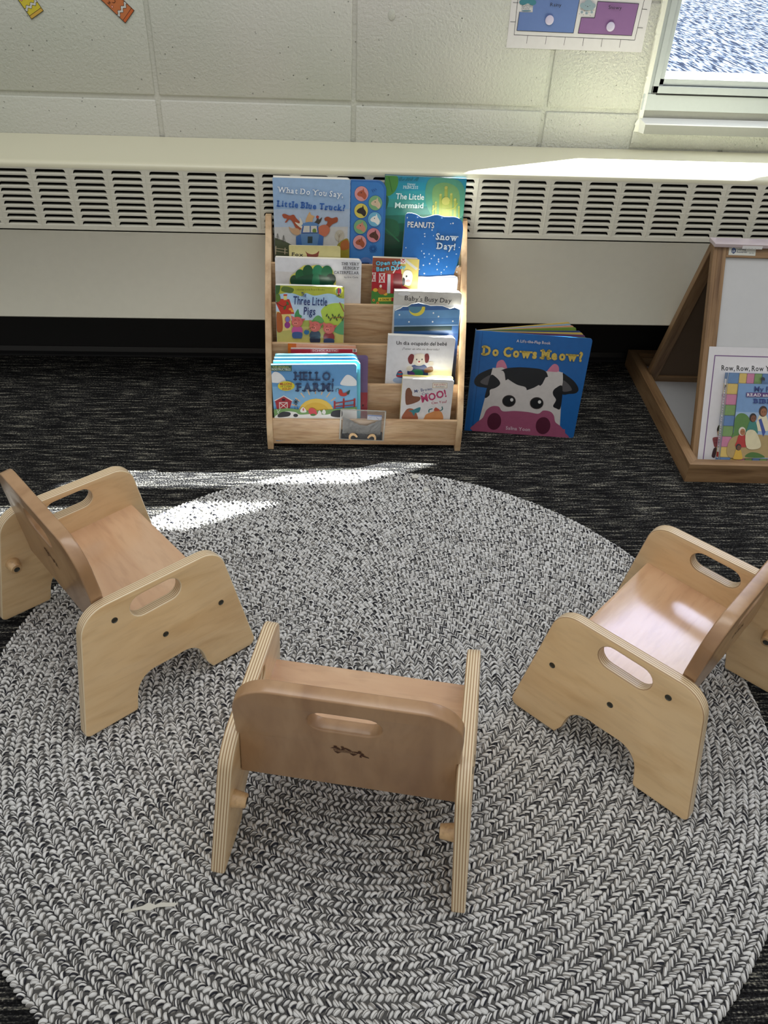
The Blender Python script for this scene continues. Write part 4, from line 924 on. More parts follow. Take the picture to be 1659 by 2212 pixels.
a.blob([(120, 860), (180, 838), (260, 845), (300, 866), (420, 860), (520, 868), (640, 834), (770, 830), (790, 910), (110, 910)], (226, 226, 224)); a.blob([(118, 862), (160, 840), (218, 848), (210, 876), (150, 886), (116, 884)], (50, 52, 58)); a.ell(262, 872, 20, 14, (50, 52, 58)); a.blob([(550, 870), (570, 838), (640, 834), (640, 888), (570, 886)], (50, 52, 58))
a.blob([(370, 850), (372, 820), (400, 812), (428, 830), (436, 866), (400, 876)], (196, 74, 84)); a.blob([(300, 830), (322, 804), (346, 826), (348, 846), (310, 848)], (232, 230, 226)); a.ell(326, 824, 7, 12, (206, 110, 120)); a.blob([(444, 862), (456, 832), (474, 852), (470, 872)], (226, 224, 222)); a.blob([(478, 852), (494, 824), (510, 846), (500, 866)], (226, 224, 222)); a.ell(405, 868, 22, 9, (70, 120, 60))
a.line([(108, 820), (124, 858)], 3, (232, 236, 232)); a.line([(136, 822), (112, 850)], 3, (232, 236, 232))
a.poly([(70, 466), (238, 470), (236, 516), (72, 512)], (58, 92, 72)); a.text('THE ORIGINAL', 84, 488, 132, 13, (176, 186, 110), 0.01, rot=1); a.text('INDESTRUCTIBLES', 78, 508, 150, 17, (206, 216, 206), 0.01, rot=1)
a.text('HELLO,', 258, 586, 318, 64, (46, 66, 100), 0.035, rot=1.2, serif=True); a.text('FARM!', 274, 676, 298, 64, (46, 66, 100), 0.035, rot=0.5, serif=True)
a.ell(190, 632, 68, 38, (206, 192, 56)); a.text('MILLIONS', 140, 624, 98, 18, (150, 36, 36), 0.03); a.text('OF COPIES', 142, 640, 94, 11, (60, 40, 36), 0.02); a.text('SOLD!', 158, 662, 68, 17, (150, 36, 36), 0.03)
a.build('front_cover', bk, M['paper'], back=0.0004, edge=(140, 200, 220)); block(bk, 0.1715, h + 0.0006, 0.0036, 0.0006, inset=0.0, r=0.006, mat=simple('soft_pages_front', (120, 200, 224), 0.6))

# --- small white book, lower right
loc, h = place((0.131, 1.457, 0.150), P0)
bk = book_root('board_book', 'small white board book with pink lettering, front pocket at the right', loc, roll=-1.5)
a = Art(0.105, h, (1092, 582), (1500, 600), (1077, 905), 0.0905, 0.005, (212, 210, 210), left_r=0.001, br=(1476, 912))
a.rect(1334, 620, 1446, 658, (232, 226, 214)); a.line([(1334, 620), (1446, 622), (1446, 660), (1334, 658), (1334, 620)], 3, (180, 150, 100)); a.text('Bright and Early', 1344, 638, 92, 10, (176, 50, 46), 0.01); a.text('Board Books', 1358, 652, 68, 8, (60, 60, 90), 0.01)
a.text('Mr. Brown', 1190, 696, 142, 24, (58, 74, 122), 0.005, rot=-8, jit=0.08); a.text('Can', 1250, 714, 52, 18, (58, 74, 122), 0.005, rot=-6, jit=0.08); a.text('MOO!', 1252, 772, 200, 54, (176, 52, 98), 0.03, rot=-14, jit=0.05); a.text('Can You?', 1328, 786, 122, 18, (176, 62, 90), 0.01, rot=-6, jit=0.08)
a.blob([(1120, 780), (1118, 680), (1146, 656), (1170, 690), (1176, 720), (1235, 730), (1226, 762), (1150, 790)], (118, 74, 52)); a.blob([(1095, 906), (1120, 840), (1150, 820), (1190, 830), (1215, 870), (1215, 912)], (150, 84, 56)); a.blob([(1145, 840), (1180, 832), (1240, 810), (1230, 850), (1200, 856), (1190, 880), (1170, 850)], (52, 120, 130))
a.blob([(1276, 890), (1290, 866), (1330, 850), (1370, 836), (1410, 850), (1416, 912), (1280, 912)], (196, 132, 76)); a.line([(1310, 850), (1312, 830), (1336, 822)], 8, (52, 120, 120), curve=True); a.line([(1396, 838), (1416, 826), (1412, 806)], 8, (52, 120, 120), curve=True); a.blob([(1350, 838), (1360, 812), (1380, 820), (1398, 836)], (170, 70, 50))
a.build('front_cover', bk); block(bk, 0.105, h + 0.0008, 0.0125, 0.0015, r=0.005); back_cover(bk, 0.105, h + 0.002, 0.0142, 0.005, (206, 190, 110))
for o in C.objects:
    if o.parent is None and o.name.split('.')[0] in ('sound_book', 'picture_book', 'board_book', 'soft_book') and 'group' not in o: o['group'] = GS

# --- clear pouch taped on the front board
pouch = thing('plastic_pouch', 'clear plastic pouch of small scraps hanging on the front board of the shelf', 'pouch', (0.0055, 1.4385, 0.016), (math.radians(-1.5), math.radians(2.5), 0))
V = []; F = []; nx, nz = 14, 12; rr = random.Random(9)
for lay, yy in ((0, -0.006), (1, -0.0012)):
    for j in range(nz + 1):
        for i in range(nx + 1):
            u, v = i / nx, j / nz; puff = (4 * u * (1 - u)) * (4 * min(v, 0.75) * (1 - min(v, 0.75)))
            V.append((u * 0.094, -0.0014 + (yy * puff + rr.uniform(-0.0006, 0.0006) * puff), v * 0.072))
    for j in range(nz):
        for i in range(nx):
            a_ = lay * (nx + 1) * (nz + 1) + j * (nx + 1) + i; F.append((a_, a_ + 1, a_ + nx + 2, a_ + nx + 1))
obj('film', mesh(V, F, True), M['film'], pouch)
e = MB()
for (x0, x1, z0, z1) in ((0, 0.094, 0.0705, 0.0725), (0, 0.0022, 0, 0.0725), (0.0918, 0.094, 0, 0.0725), (0, 0.094, 0, 0.0018)): e.box(x0, x1, -0.0022, -0.0012, z0, z1)
e.build('heat_seal', simple('seal_plastic', (170, 168, 160), 0.3, 0, 0.3), pouch)
a = Art(0.030, 0.012, (0, 0), (30, 0), (0, 12), 0.012, 0.0005, (206, 210, 222)); a.rect(0, 0, 30, 3, (96, 116, 168)); a.line([(18, 5), (24, 10)], 0.8, (60, 70, 120)); a.line([(4, 6), (16, 7)], 0.6, (110, 120, 160)); a.build('paper_slip', pouch, M['paper'], (0.056, -0.0022, 0.050), 0.0002)
db = MB(); db.prism([(0.004, 0.002), (0.090, 0.002), (0.089, 0.022), (0.072, 0.017), (0.056, 0.020), (0.040, 0.019), (0.022, 0.017), (0.004, 0.024)], -0.0026, -0.0018); db.build('dark_backing', simple('dark_scrap', (26, 27, 32), 0.5), pouch)
# crumpled clear bits
V = []; F = []; rr = random.Random(4); nx, nz = 22, 10
for j in range(nz + 1):
    for i in range(nx + 1):
        u, v = i / nx, j / nz
        V.append((0.006 + u * 0.080, -0.0030 - rr.random() * 0.0042 * math.sin(PI * u) ** 0.4 * math.sin(PI * v) ** 0.5, 0.016 + v * (0.030 + 0.010 * math.sin(u * 5 + 2)) + rr.uniform(-0.0012, 0.0012)))
for j in range(nz):
    for i in range(nx): a_ = j * (nx + 1) + i; F.append((a_, a_ + 1, a_ + nx + 2, a_ + nx + 1))
def crumple_mat():
    m, nt, b = nodes('crumpled_film'); b.inputs['Base Color'].default_value = lin((176, 176, 174)); b.inputs['Roughness'].default_value = 0.18; b.inputs['Metallic'].default_value = 0.0
    n_ = N(nt, 'ShaderNodeTexNoise', Scale=260.0, Detail=3.0); bp = N(nt, 'ShaderNodeBump', Distance=0.004, Strength=0.9); nt.links.new(n_.outputs[0], bp.inputs['Height']); nt.links.new(bp.outputs[0], b.inputs['Normal'])
    r = ramp(nt, [(0.40, (60, 60, 62)), (0.48, (200, 200, 196)), (0.6, (250, 250, 248))]); nt.links.new(n_.outputs[0], r.inputs[0]); nt.links.new(r.outputs[0], b.inputs['Base Color'])
    return m
obj('crumpled_film', mesh(V, F), crumple_mat(), pouch)
arcs = [('tan arched wooden piece inside the pouch, the left one of two', 0.030, 0.010), ('tan arched wooden piece inside the pouch, the right one of two', 0.068, 0.008)]
for q, (lb, x, z) in enumerate(arcs):
    pl_ = []
    for k in range(11): t = PI * k / 10; pl_.append((0.0095 * math.cos(t), 0.0125 * math.sin(t)))
    for k in range(11): t = PI - PI * k / 10; pl_.append((0.0058 * math.cos(t), 0.0070 * math.sin(t)))
    mb = MB().prism(pl_, -0.001, 0.0012)
    o = mb.build('wooden_piece', M['peg'], None, (0.0055 + x, 1.4385 - 0.0068, 0.012 + z), (0, math.radians(-20 + 35 * q), 0)); tag(o, lb, 'wooden piece', 'wooden pieces in the pouch')

# ================================================================== COW BOOK ON THE FLOOR
CB = Vector((0.2840, 1.5139, FZ + 0.0005)); cyaw = math.atan2(-0.0276, 0.2353)
cow = thing('lift_flap_book', 'large blue board book with a cow face, standing open on the carpet beside the shelf', 'book', CB, (-math.atan(0.10), math.radians(0.4), cyaw))
cw, chh = 0.2395, 0.230
a = Art(cw, chh, (222, 262), (1455, 372), (112, 1310), chh, 0.006, (22, 92, 160), left_r=0.0008, br=(1252, 1396))
a.poly([(222, 262), (262, 266), (160, 1312), (112, 1310)], (20, 84, 148)); a.line([(292, 272), (190, 1312)], 5, (14, 64, 118))
W = (196, 192, 190); K_ = (16, 20, 26); PK = (150, 78, 108)
a.blob([(445, 690), (446, 610), (480, 580), (520, 585), (556, 660), (540, 700)], (190, 116, 142)); a.blob([(970, 720), (1030, 640), (1070, 628), (1100, 660), (1096, 724), (1040, 740)], (190, 116, 142))
a.blob([(205, 800), (235, 740), (310, 695), (410, 670), (400, 760), (370, 860), (300, 862), (230, 846)], K_); a.blob([(272, 800), (330, 755), (384, 738), (368, 834), (300, 828)], (82, 80, 84))
a.blob([(1125, 730), (1200, 760), (1270, 820), (1306, 890), (1280, 930), (1210, 938), (1130, 930)], K_); a.blob([(1138, 800), (1190, 826), (1232, 880), (1226, 906), (1138, 908)], (82, 80, 84))
a.poly(arc_round([(402, 658, 0), (1142, 716, 0), (1112, 1300, 0), (255, 1240, 0)]), W); a.blob([(398, 720), (400, 672), (440, 660), (520, 662), (520, 760), (420, 800)], W); a.blob([(1080, 712), (1130, 716), (1144, 760), (1130, 860), (1060, 800)], W)
a.blob([(384, 735), (440, 758), (480, 806), (476, 840), (430, 870), (376, 890), (370, 945), (322, 970), (346, 860)], K_, 6)
a.blob([(1138, 862), (1070, 876), (1040, 912), (1044, 950), (1072, 1000), (1042, 1060), (1070, 1084), (1120, 1080)], K_, 6)
a.poly(smooth_open([(488, 686), (560, 664), (680, 656), (800, 664), (900, 676), (960, 700), (980, 730)], 6) + [(988, 758), (962, 766), (930, 830), (908, 852), (890, 842)] + smooth_open([(890, 842), (840, 870), (766, 896)], 4) + smooth_open([(766, 896), (748, 862), (660, 836), (566, 778)], 5) + [(540, 792), (530, 720), (514, 692)], K_)
a.blob([(196, 1312), (222, 1240), (300, 1180), (340, 1100), (400, 1060), (470, 1064), (514, 1112), (640, 1110), (780, 1122), (886, 1140), (940, 1108), (1010, 1118), (1050, 1160), (1066, 1226), (1120, 1270), (1160, 1330), (1166, 1400), (600, 1400)], PK, 6)
a.poly([(196, 1300), (1166, 1300), (1166, 1400), (190, 1318)], PK)
for cx, cy, rx, ry in ((578, 1006, 72, 62), (870, 1030, 72, 62)):
    a.ell(cx, cy, rx, ry, (66, 58, 56)); a.ell(cx, cy, rx - 7, ry - 7, (12, 16, 20)); a.ell(cx + 30, cy - 12, 17, 18, (206, 206, 204))
a.ell(424, 1216, 74, 88, (78, 26, 48), 8); a.ell(938, 1262, 76, 88, (78, 26, 48), 8)
a.text('A Lift-the-Flap Book', 652, 392, 362, 28, (196, 190, 200), 0.025, rot=4.6, jit=0.05)
a.text('Do Cows Meow?', 290, 518, 1060, 92, (196, 172, 84), 0.05, rot=4.6, serif=True, outline=((40, 70, 96), 0.015))
a.text('Salina Yoon', 546, 1300, 256, 34, (206, 178, 192), 0.02, rot=4.4, jit=0.04)
a.build('front_cover', cow, edge=(20, 86, 150), back=0.0024)
# spine, fanned pages and back cover hinge about the spine edge
MB().box(-0.0016, 0.0, 0.0, 0.0125, 0.0, chh, 0.0006).build('spine', simple('blue_spine', (58, 104, 150), 0.35, 0, 0.3), cow)
fan = [(2.5, (52, 112, 56), 0.232), (6.0, (96, 58, 98), 0.230), (9.0, (190, 168, 84), 0.229), (11.5, (44, 62, 112), 0.228), (17.0, (112, 140, 52), 0.226), (19.5, (206, 150, 120), 0.225), (22.0, (140, 168, 190), 0.224), (24.5, (206, 176, 92), 0.227)]
for q, (ang, col, wl) in enumerate(fan):
    last = q == len(fan) - 1
    me = plate(arc_round([(0, 0.002, 0.0005), (wl, 0.002, 0.007), (wl, chh - 0.003, 0.007), (0, chh - 0.003, 0.0005)], 5), (), 0.0014, 0.0003, 1)
    for p in me.polygons: p.material_index = 1 if abs(p.normal.y) < 0.9 else 0
    obj('back_cover' if last else 'page', me, [simple('page_print', col, 0.4), simple('yellow_board', (206, 180, 96), 0.45) if last else M['pages']], cow, (0.001, 0.0032 + q * 0.0011, 0), (0, 0, math.radians(ang)))

# ================================================================== EASEL
eth = math.radians(-2.0); EO = Vector((0.717, 1.324, FZ))
ez = thing('tabletop_easel', 'brown wood A-frame whiteboard easel standing on a wide tray base at the right', 'easel', EO, (0, 0, eth))
EW, ED, EH = 0.50, 0.505, 0.043
def mitre(x0, x1, y0, y1, z0, z1, w, which):
    """one rail of a mitred tray frame as a prism"""
    c = {'front': [(x0, y0), (x1, y0), (x1 - w, y0 + w), (x0 + w, y0 + w)], 'back': [(x1, y1), (x0, y1), (x0 + w, y1 - w), (x1 - w, y1 - w)],
         'left': [(x0, y1), (x0, y0), (x0 + w, y0 + w), (x0 + w, y1 - w)], 'right': [(x1, y0), (x1, y1), (x1 - w, y1 - w), (x1 - w, y0 + w)]}[which]
    V = [(p[0], p[1], z0) for p in c] + [(p[0], p[1], z1) for p in c]
    return V, [(0, 3, 2, 1), (4, 5, 6, 7)] + [(i, (i + 1) % 4, 4 + (i + 1) % 4, 4 + i) for i in range(4)]
for wh in ('front', 'back', 'left', 'right'):
    V, F = mitre(0, EW, 0, ED, 0, EH, 0.020, wh); mb = MB(); mb.add(V, F)
    V, F = mitre(0.014, EW - 0.014, 0.014, ED - 0.014, 0.0, EH - 0.007, 0.014, wh); mb.add(V, F)
    mb.build('base_rail', M['oak'] if wh in ('front', 'back') else M['oak_d'], ez)
MB().box(0.02, EW - 0.02, 0.02, ED - 0.02, 0.004, 0.012).build('base_board', M['white_board'], ez)
def aframe(sgn, name):
    # plane basis: x along width, up along the slope, y thickness
    th_ = math.atan(0.50 if sgn > 0 else 0.41); y0 = 0.036 if sgn > 0 else 0.418
    f = bpy.data.objects.new(name, None); link(f, ez)
    if sgn > 0: f.location = (0.022, y0, 0.0125); f.rotation_euler = (-th_, 0, 0)
    else: f.location = (EW - 0.022, y0, 0.0125); f.rotation_euler = (-th_, 0, PI)
    Wd, L = EW - 0.044, (0.445 if sgn > 0 else 0.4325)
    for x in (0, Wd - 0.026):
        mb = MB(); mb.box(x, x + 0.026, 0, 0.016, 0, L, 0.001); 
        for g_ in (0.008, 0.017): mb.box(x + g_, x + g_ + 0.0012, -0.0006, 0.002, 0, L)
        mb.build('stile', M['oak_v'], f)
    for z in (0.0, L - 0.024): MB().box(0.026, Wd - 0.026, 0, 0.016, z, z + 0.024, 0.001).build('rail', M['oak'], f)
    MB().box(0.024, Wd - 0.024, 0.005, 0.008, 0.02, L - 0.022).build('whiteboard', M['white_board'], f)
    MB().box(0.0245, Wd - 0.0245, 0.0085, 0.0115, 0.0205, L - 0.0225).build('backing', M['hardboard'], f)
    return f
ff = aframe(1, 'front_frame'); bf = aframe(-1, 'back_frame')
MB().box(0.020, EW - 0.020, 0.227, 0.262, 0.4075, 0.4150, 0.001).build('ridge_cap', simple('cap_sky_reflection', (192, 178, 180), 0.25, 0, 0.8), ez)  # pale lavender colour stands for the sky reflected on the cap
a = Art(0.054, 0.0155, (940, 168), (1162, 172), (938, 226), 0.0155, 0.0005, (206, 208, 200))
a.poly([(960, 184), (978, 174), (996, 184), (996, 206), (978, 218), (960, 206)], (44, 62, 104)); a.poly([(962, 180), (978, 173), (994, 180), (978, 188)], (70, 92, 140)); a.text('LR', 966, 206, 24, 16, (206, 210, 214), 0.02)
a.text('Learning', 1004, 192, 74, 13, (50, 58, 78), 0.01); a.text('Resources', 1004, 210, 84, 13, (50, 58, 78), 0.01); a.text('LER 7286', 1108, 214, 38, 6, (90, 90, 100), 0.0)
a.build('maker_sticker', ff, M['paper'], (0.030, -0.0004, 0.4255), 0.0002)
a = Art(0.040, 0.006, (0, 0), (40, 0), (0, 6), 0.006, 0.0003, (226, 226, 226)); a.text('- - - - -', 6, 5, 28, 2, (60, 60, 60)); a.build('white_tab', ez, M['paper'], (0.075, 0.2255, 0.4065), 0.0002)

# poster leaning on the front frame
lean = 0.50
def ew(xl, yl, zl):
    c, s = math.cos(eth), math.sin(eth); return (EO.x + xl * c - yl * s, EO.y + xl * s + yl * c, EO.z + zl)
def eplane(xl, up, off):
    """point on the front frame plane at slope distance up; off = distance in front"""
    t = math.atan(lean); return ew(xl, 0.036 + up * math.sin(t) - off * math.cos(t), 0.0125 + up * math.cos(t) + off * math.sin(t))
ROT = (-math.atan(lean), 0, eth)
pw, phh = 0.37, 0.245
ps = thing('song_poster', 'white song sheet with a thin purple border leaning on the easel', 'poster', eplane(0.033, 0.002, 0.0012), ROT)
a = Art(pw, phh, (805, 948), (2340, 966), (690, 1925), 0.234, 0.0008, (214, 212, 214), br=(2300, 1955))
pb = (110, 76, 124)
a.line([(850, 1020), (2290, 1036)], 8, pb); a.line([(852, 1018), (738, 1960)], 8, pb); a.line([(2290, 1036), (2256, 1990)], 8, pb)
a.text('Row, Row, Row Your Boat', 908, 1140, 608, 42, (34, 34, 36), 0.012, jit=0.02); a.text('Traditional', 1164, 1176, 72, 10, (60, 60, 60), 0.0)
a.text('(w', 912, 1352, 24, 22, (60, 60, 60), 0.0)
a.blob([(832, 1715), (880, 1710), (900, 1740), (890, 1790), (850, 1800), (836, 1760)], (130, 66, 70)); a.line([(838, 1735), (890, 1735)], 3, (90, 44, 50)); a.line([(838, 1760), (888, 1760)], 3, (90, 44, 50)); a.blob([(822, 1870), (840, 1810), (866, 1810), (850, 1890), (826, 1890)], (60, 38, 44)); a.blob([(868, 1640), (890, 1600), (900, 1660), (880, 1700)], (46, 34, 36)); a.ell(882, 1670, 10, 18, (214, 170, 150))
a.build('printed_sheet', ps, M['paper'], back=0.0003)

# thick patchwork story book leaning on the poster
bw, bh, bt = 0.185, 0.193, 0.0150
sb = thing('story_book', 'patchwork bordered thick story book with robed figures, leaning on the easel poster', 'book', eplane(0.071, 0.003, 0.0015 + bt + 0.0012), ROT)
a = Art(bw, bh, (992, 1178), (1785, 1190), (905, 1938), bh, 0.002, (150, 178, 210), left_r=0.001, br=(1740, 1962))
qc = [(96, 130, 172), (204, 172, 96), (196, 130, 160), (126, 158, 96), (204, 172, 96), (96, 130, 172), (196, 130, 160), (126, 158, 96), (204, 172, 96)]
rows_ = [(0, 'b'), ]
cu_ = [(96, 130, 172), (206, 178, 100), (192, 122, 152), (118, 150, 92), (92, 126, 172), (118, 150, 92), (192, 122, 152), (206, 178, 100), (92, 126, 172)]
NQ = 9
for q in range(NQ):   # left & right borders, then top & bottom, in sheet millimetres
    z0, z1 = bh * (1 - (q + 1) / NQ), bh * (1 - q / NQ)
    for x0, x1, off in ((0.0, 0.0225, 0), (bw - 0.0225, bw, 3)):
        a._poly([(x0 + 0.0002, z0), (x1 - 0.0002, z0), (x1 - 0.0002, z1), (x0 + 0.0002, z1)], tuple(int(v * 0.8) for v in cu_[(q + off) % 9])); 
        a._poly(arc_round([(x0 + 0.0012, z0 + 0.0009, 0.002), (x1 - 0.0012, z0 + 0.0009, 0.002), (x1 - 0.0012, z1 - 0.0009, 0.002), (x0 + 0.0012, z1 - 0.0009, 0.002)], 3), cu_[(q + off) % 9])
    x0, x1 = 0.0225 + (bw - 0.045) * q / 9, 0.0225 + (bw - 0.045) * (q + 1) / 9
    for z0, z1, off in ((0.0, 0.0207, 1), (bh - 0.0207, bh, 1)):
        a._poly([(x0, z0), (x1, z0), (x1, z1), (x0, z1)], tuple(int(v * 0.8) for v in cu_[(q + off) % 9])); a._poly(arc_round([(x0 + 0.0008, z0 + 0.0012, 0.002), (x1 - 0.0008, z0 + 0.0012, 0.002), (x1 - 0.0008, z1 - 0.0012, 0.002), (x0 + 0.0008, z1 - 0.0012, 0.002)], 3), cu_[(q + off) % 9])
def RG(x0, z0, x1, z1, c): a._poly([(x0, z0), (x1, z0), (x1, z1), (x0, z1)], c)
RG(0.0225, 0.0207, bw - 0.0225, bh - 0.0207, (116, 152, 196)); RG(0.0225, 0.0207, bw - 0.0225, 0.115, (150, 176, 206))
a.blob([(1040, 1640), (1050, 1530), (1090, 1490), (1150, 1500), (1190, 1560), (1190, 1700), (1030, 1690)], (86, 128, 66)); a.blob([(1390, 1560), (1480, 1490), (1560, 1540), (1580, 1700), (1400, 1700)], (92, 134, 70))
a.blob([(1010, 1700), (1150, 1660), (1400, 1670), (1640, 1690), (1640, 1850), (1300, 1856), (1000, 1850)], (170, 146, 98)); a.blob([(1150, 1850), (1200, 1810), (1280, 1820), (1330, 1856)], (70, 110, 48))
def fig(cx, cy, s, robe, skin, hair):
    a.blob([(cx - 26 * s, cy + 20 * s), (cx + 22 * s, cy + 18 * s), (cx + 50 * s, cy + 100 * s), (cx + 40 * s, cy + 132 * s), (cx - 60 * s, cy + 126 * s), (cx - 50 * s, cy + 80 * s)], robe); a.ell(cx, cy - 6 * s, 34 * s, 38 * s, hair); a.ell(cx + 5 * s, cy, 25 * s, 28 * s, skin); a.ell(cx - 4 * s, cy - 2 * s, 3 * s, 4 * s, (30, 24, 22)); a.ell(cx + 14 * s, cy - 2 * s, 3 * s, 4 * s, (30, 24, 22))
fig(1300, 1480, 1.15, (222, 212, 180), (148, 96, 64), (62, 40, 30)); a.poly([(1262, 1540), (1286, 1530), (1330, 1640), (1310, 1680)], (60, 80, 150)); fig(1210, 1530, 0.95, (56, 124, 116), (120, 74, 50), (34, 26, 26)); fig(1115, 1640, 0.95, (176, 46, 44), (166, 110, 72), (214, 206, 190)); fig(1085, 1770, 0.75, (206, 166, 60), (110, 68, 48), (30, 30, 36)); fig(1420, 1580, 0.95, (150, 90, 140), (206, 160, 130), (96, 60, 40)); fig(1500, 1700, 0.9, (60, 110, 170), (190, 140, 110), (40, 30, 28)); a.blob([(1150, 1640), (1230, 1630), (1290, 1740), (1260, 1780), (1160, 1770)], (216, 206, 170))
a.text('My First', 1212, 1318, 230, 40, (44, 62, 120), 0.01, rot=1); a.rect(1142, 1326, 1530, 1360, (90, 60, 120)); a.text('READ and LEARN', 1150, 1354, 370, 22, (230, 226, 230), 0.02, rot=0.6, serif=True); a.text('BIBLE', 1212, 1408, 200, 34, (44, 62, 130), 0.02, rot=1, serif=True)
a.rect(1090, 1890, 1276, 1916, (178, 40, 50)); a.text('SCHOLASTIC', 1116, 1912, 152, 16, (236, 224, 220), 0.02, rot=0.8); a.poly([(1096, 1896), (1110, 1900), (1110, 1910), (1096, 1906)], (236, 224, 220))
a.blob([(1266, 1216), (1284, 1208), (1300, 1216), (1300, 1236), (1284, 1230), (1268, 1236)], (50, 50, 60)); a.text('American Bible Society', 1216, 1250, 110, 8, (60, 60, 66), 0.0)
a.build('front_cover', sb, back=0.002); block(sb, bw, bh, bt - 0.0045, 0.0022, inset=0.003, r=0.001); back_cover(sb, bw, bh, bt - 0.0022, 0.001, (120, 150, 190), 0.002)
sa = Art(bt, bh, (0, 0), (15, 0), (0, 186), bh, 0.0003, (104, 138, 178))
for q in range(9): sa.rect(0, q * 20.7, 15, (q + 1) * 20.7 - 0.6, cu_[q])
sa.rect(3.0, 12, 12.0, 168, (224, 224, 226)); sa.rect(3.4, 156, 11.6, 166, (178, 40, 50))
sa.text('MY FIRST READ AND LEARN BIBLE', 5.0, 28, 120, 5.0, (60, 60, 110), 0.02, rot=90); sa.text('R', 4.5, 24, 5, 8, (20, 20, 24), 0.03, rot=90)
so = sa.build('spine', sb, loc=(-0.0004, bt, 0), back=0.0003, rot=(0, 0, -PI / 2))

# ================================================================== ON THE WALL
wc = Art(0.281, 0.216, (110, 0), (1588, 55), (65, 508), 0.083, 0.0006, (206, 204, 206), br=(1500, 560), ztop=0.083)
ch = thing('weather_chart', 'white weather chart page with a blue and a purple box taped beside the window', 'chart', (0.345, YW - 0.0006, 0.683), (0, 0, 0))
blk = (34, 34, 40)
wc.line([(220, -600), (145, 370), (1425, 428), (1640, -600)], 5, blk)
for x, y in ((290, 378), (488, 388), (686, 398), (883, 406), (1080, 414), (1276, 424)): wc.line([(x, y), (x - 12, y + 84)], 4, blk)
for y0 in (30, 234, -170, -370): wc.line([(185 - y0 * 0.12, y0), (185 - 55 - y0 * 0.12, y0 - 2)], 4, blk)
for y0 in (98, 296, -100, -300): wc.line([(1492 - (y0 - 98) * 0.2, y0), (1547 - (y0 - 98) * 0.2, y0 + 2)], 4, blk)
wc.poly([(348, -220), (830, -200), (826, 0), (770, 352), (172, 324), (196, 128), (334, 132)], (94, 118, 172)); wc.line([(826, 0), (770, 352), (172, 324), (196, 126)], 5, blk)
wc.poly([(1020, 15), (1457, 40), (1390, 380), (820, 354), (850, 186), (990, 190)], (128, 92, 140)); wc.line([(1020, 15), (1457, 40), (1390, 380), (820, 354), (850, 186), (990, 190), (1020, 15)], 5, blk)
for q, cc in enumerate(((196, 176, 84), (150, 156, 170))): wc.poly([(240 + q * 650, -650), (820 + q * 640, -630), (800 + q * 660, -300), (230 + q * 660, -320)], cc)
for cx, cy in ((250, 14), (300, 10), (230, 24), (330, 26)): wc.ell(cx, cy, 40, 30, (60, 120, 134))
rr = random.Random(2)
for q in range(22): wc.ell(220 + (q % 8) * 15 + rr.uniform(-3, 3), 56 + (q // 8) * 18 + rr.uniform(-3, 3), 3.5, 6, (44, 70, 84), n=8)
wc.ell(265, 114, 52, 7, (70, 110, 130))
for cx, cy, r_ in ((870, 60, 40), (920, 30, 42), (960, 60, 38), (905, 76, 44), (945, 80, 36)): wc.ell(cx, cy, r_, r_ * 0.8, (134, 154, 164))
wc.ell(890, 58, 3, 4, blk, n=8); wc.ell(935, 60, 3, 4, blk, n=8); wc.ell(912, 68, 8, 4, blk, n=8)
for cx, cy in ((852, 128), (902, 138), (956, 128)): wc.ell(cx, cy, 15, 16, (150, 168, 180), n=10); wc.line([(cx - 9, cy - 9), (cx + 9, cy + 9)], 2, (90, 110, 126)); wc.line([(cx + 9, cy - 9), (cx - 9, cy + 9)], 2, (90, 110, 126))
for cx, cy in ((825, 146), (868, 156), (875, 112), (926, 128), (978, 106), (940, 164)): wc.ell(cx, cy, 4, 4, (90, 80, 70), n=6)
wc.text('Rainy', 516, 64, 116, 36, (26, 26, 36), 0.005, rot=2.5); wc.text('Snowy', 1132, 92, 140, 36, (26, 26, 36), 0.005, rot=3); wc.text('Sunny', 480, -560, 130, 36, (26, 26, 36), 0.005); wc.text('Cloudy', 1100, -545, 150, 36, (26, 26, 36), 0.005)
wc.build('printed_page', ch, M['paper'], (0, 0, 0), 0.0003)
for q, (cx, cz, lb) in enumerate(((0.4255, 0.7345, 'round translucent fastener dot on the blue box of the weather chart'), (0.5515, 0.7268, 'round translucent fastener dot on the purple box of the weather chart'))):
    mb = MB(); mb.cyl(0, 0, 0, 28, Matrix.Rotation(PI / 2, 4, 'X'), rings=[(0.0085, 0), (0.0084, 0.0006), (0.0076, 0.0012), (0.003, 0.0014)])
    o = mb.build('fastener_dot', simple('dot_plastic', (196, 190, 214), 0.35, 0, 0.3), None, (cx, YW - 0.0032, cz), smooth=True); tag(o, lb, 'fastener', 'fastener dots on the weather chart')

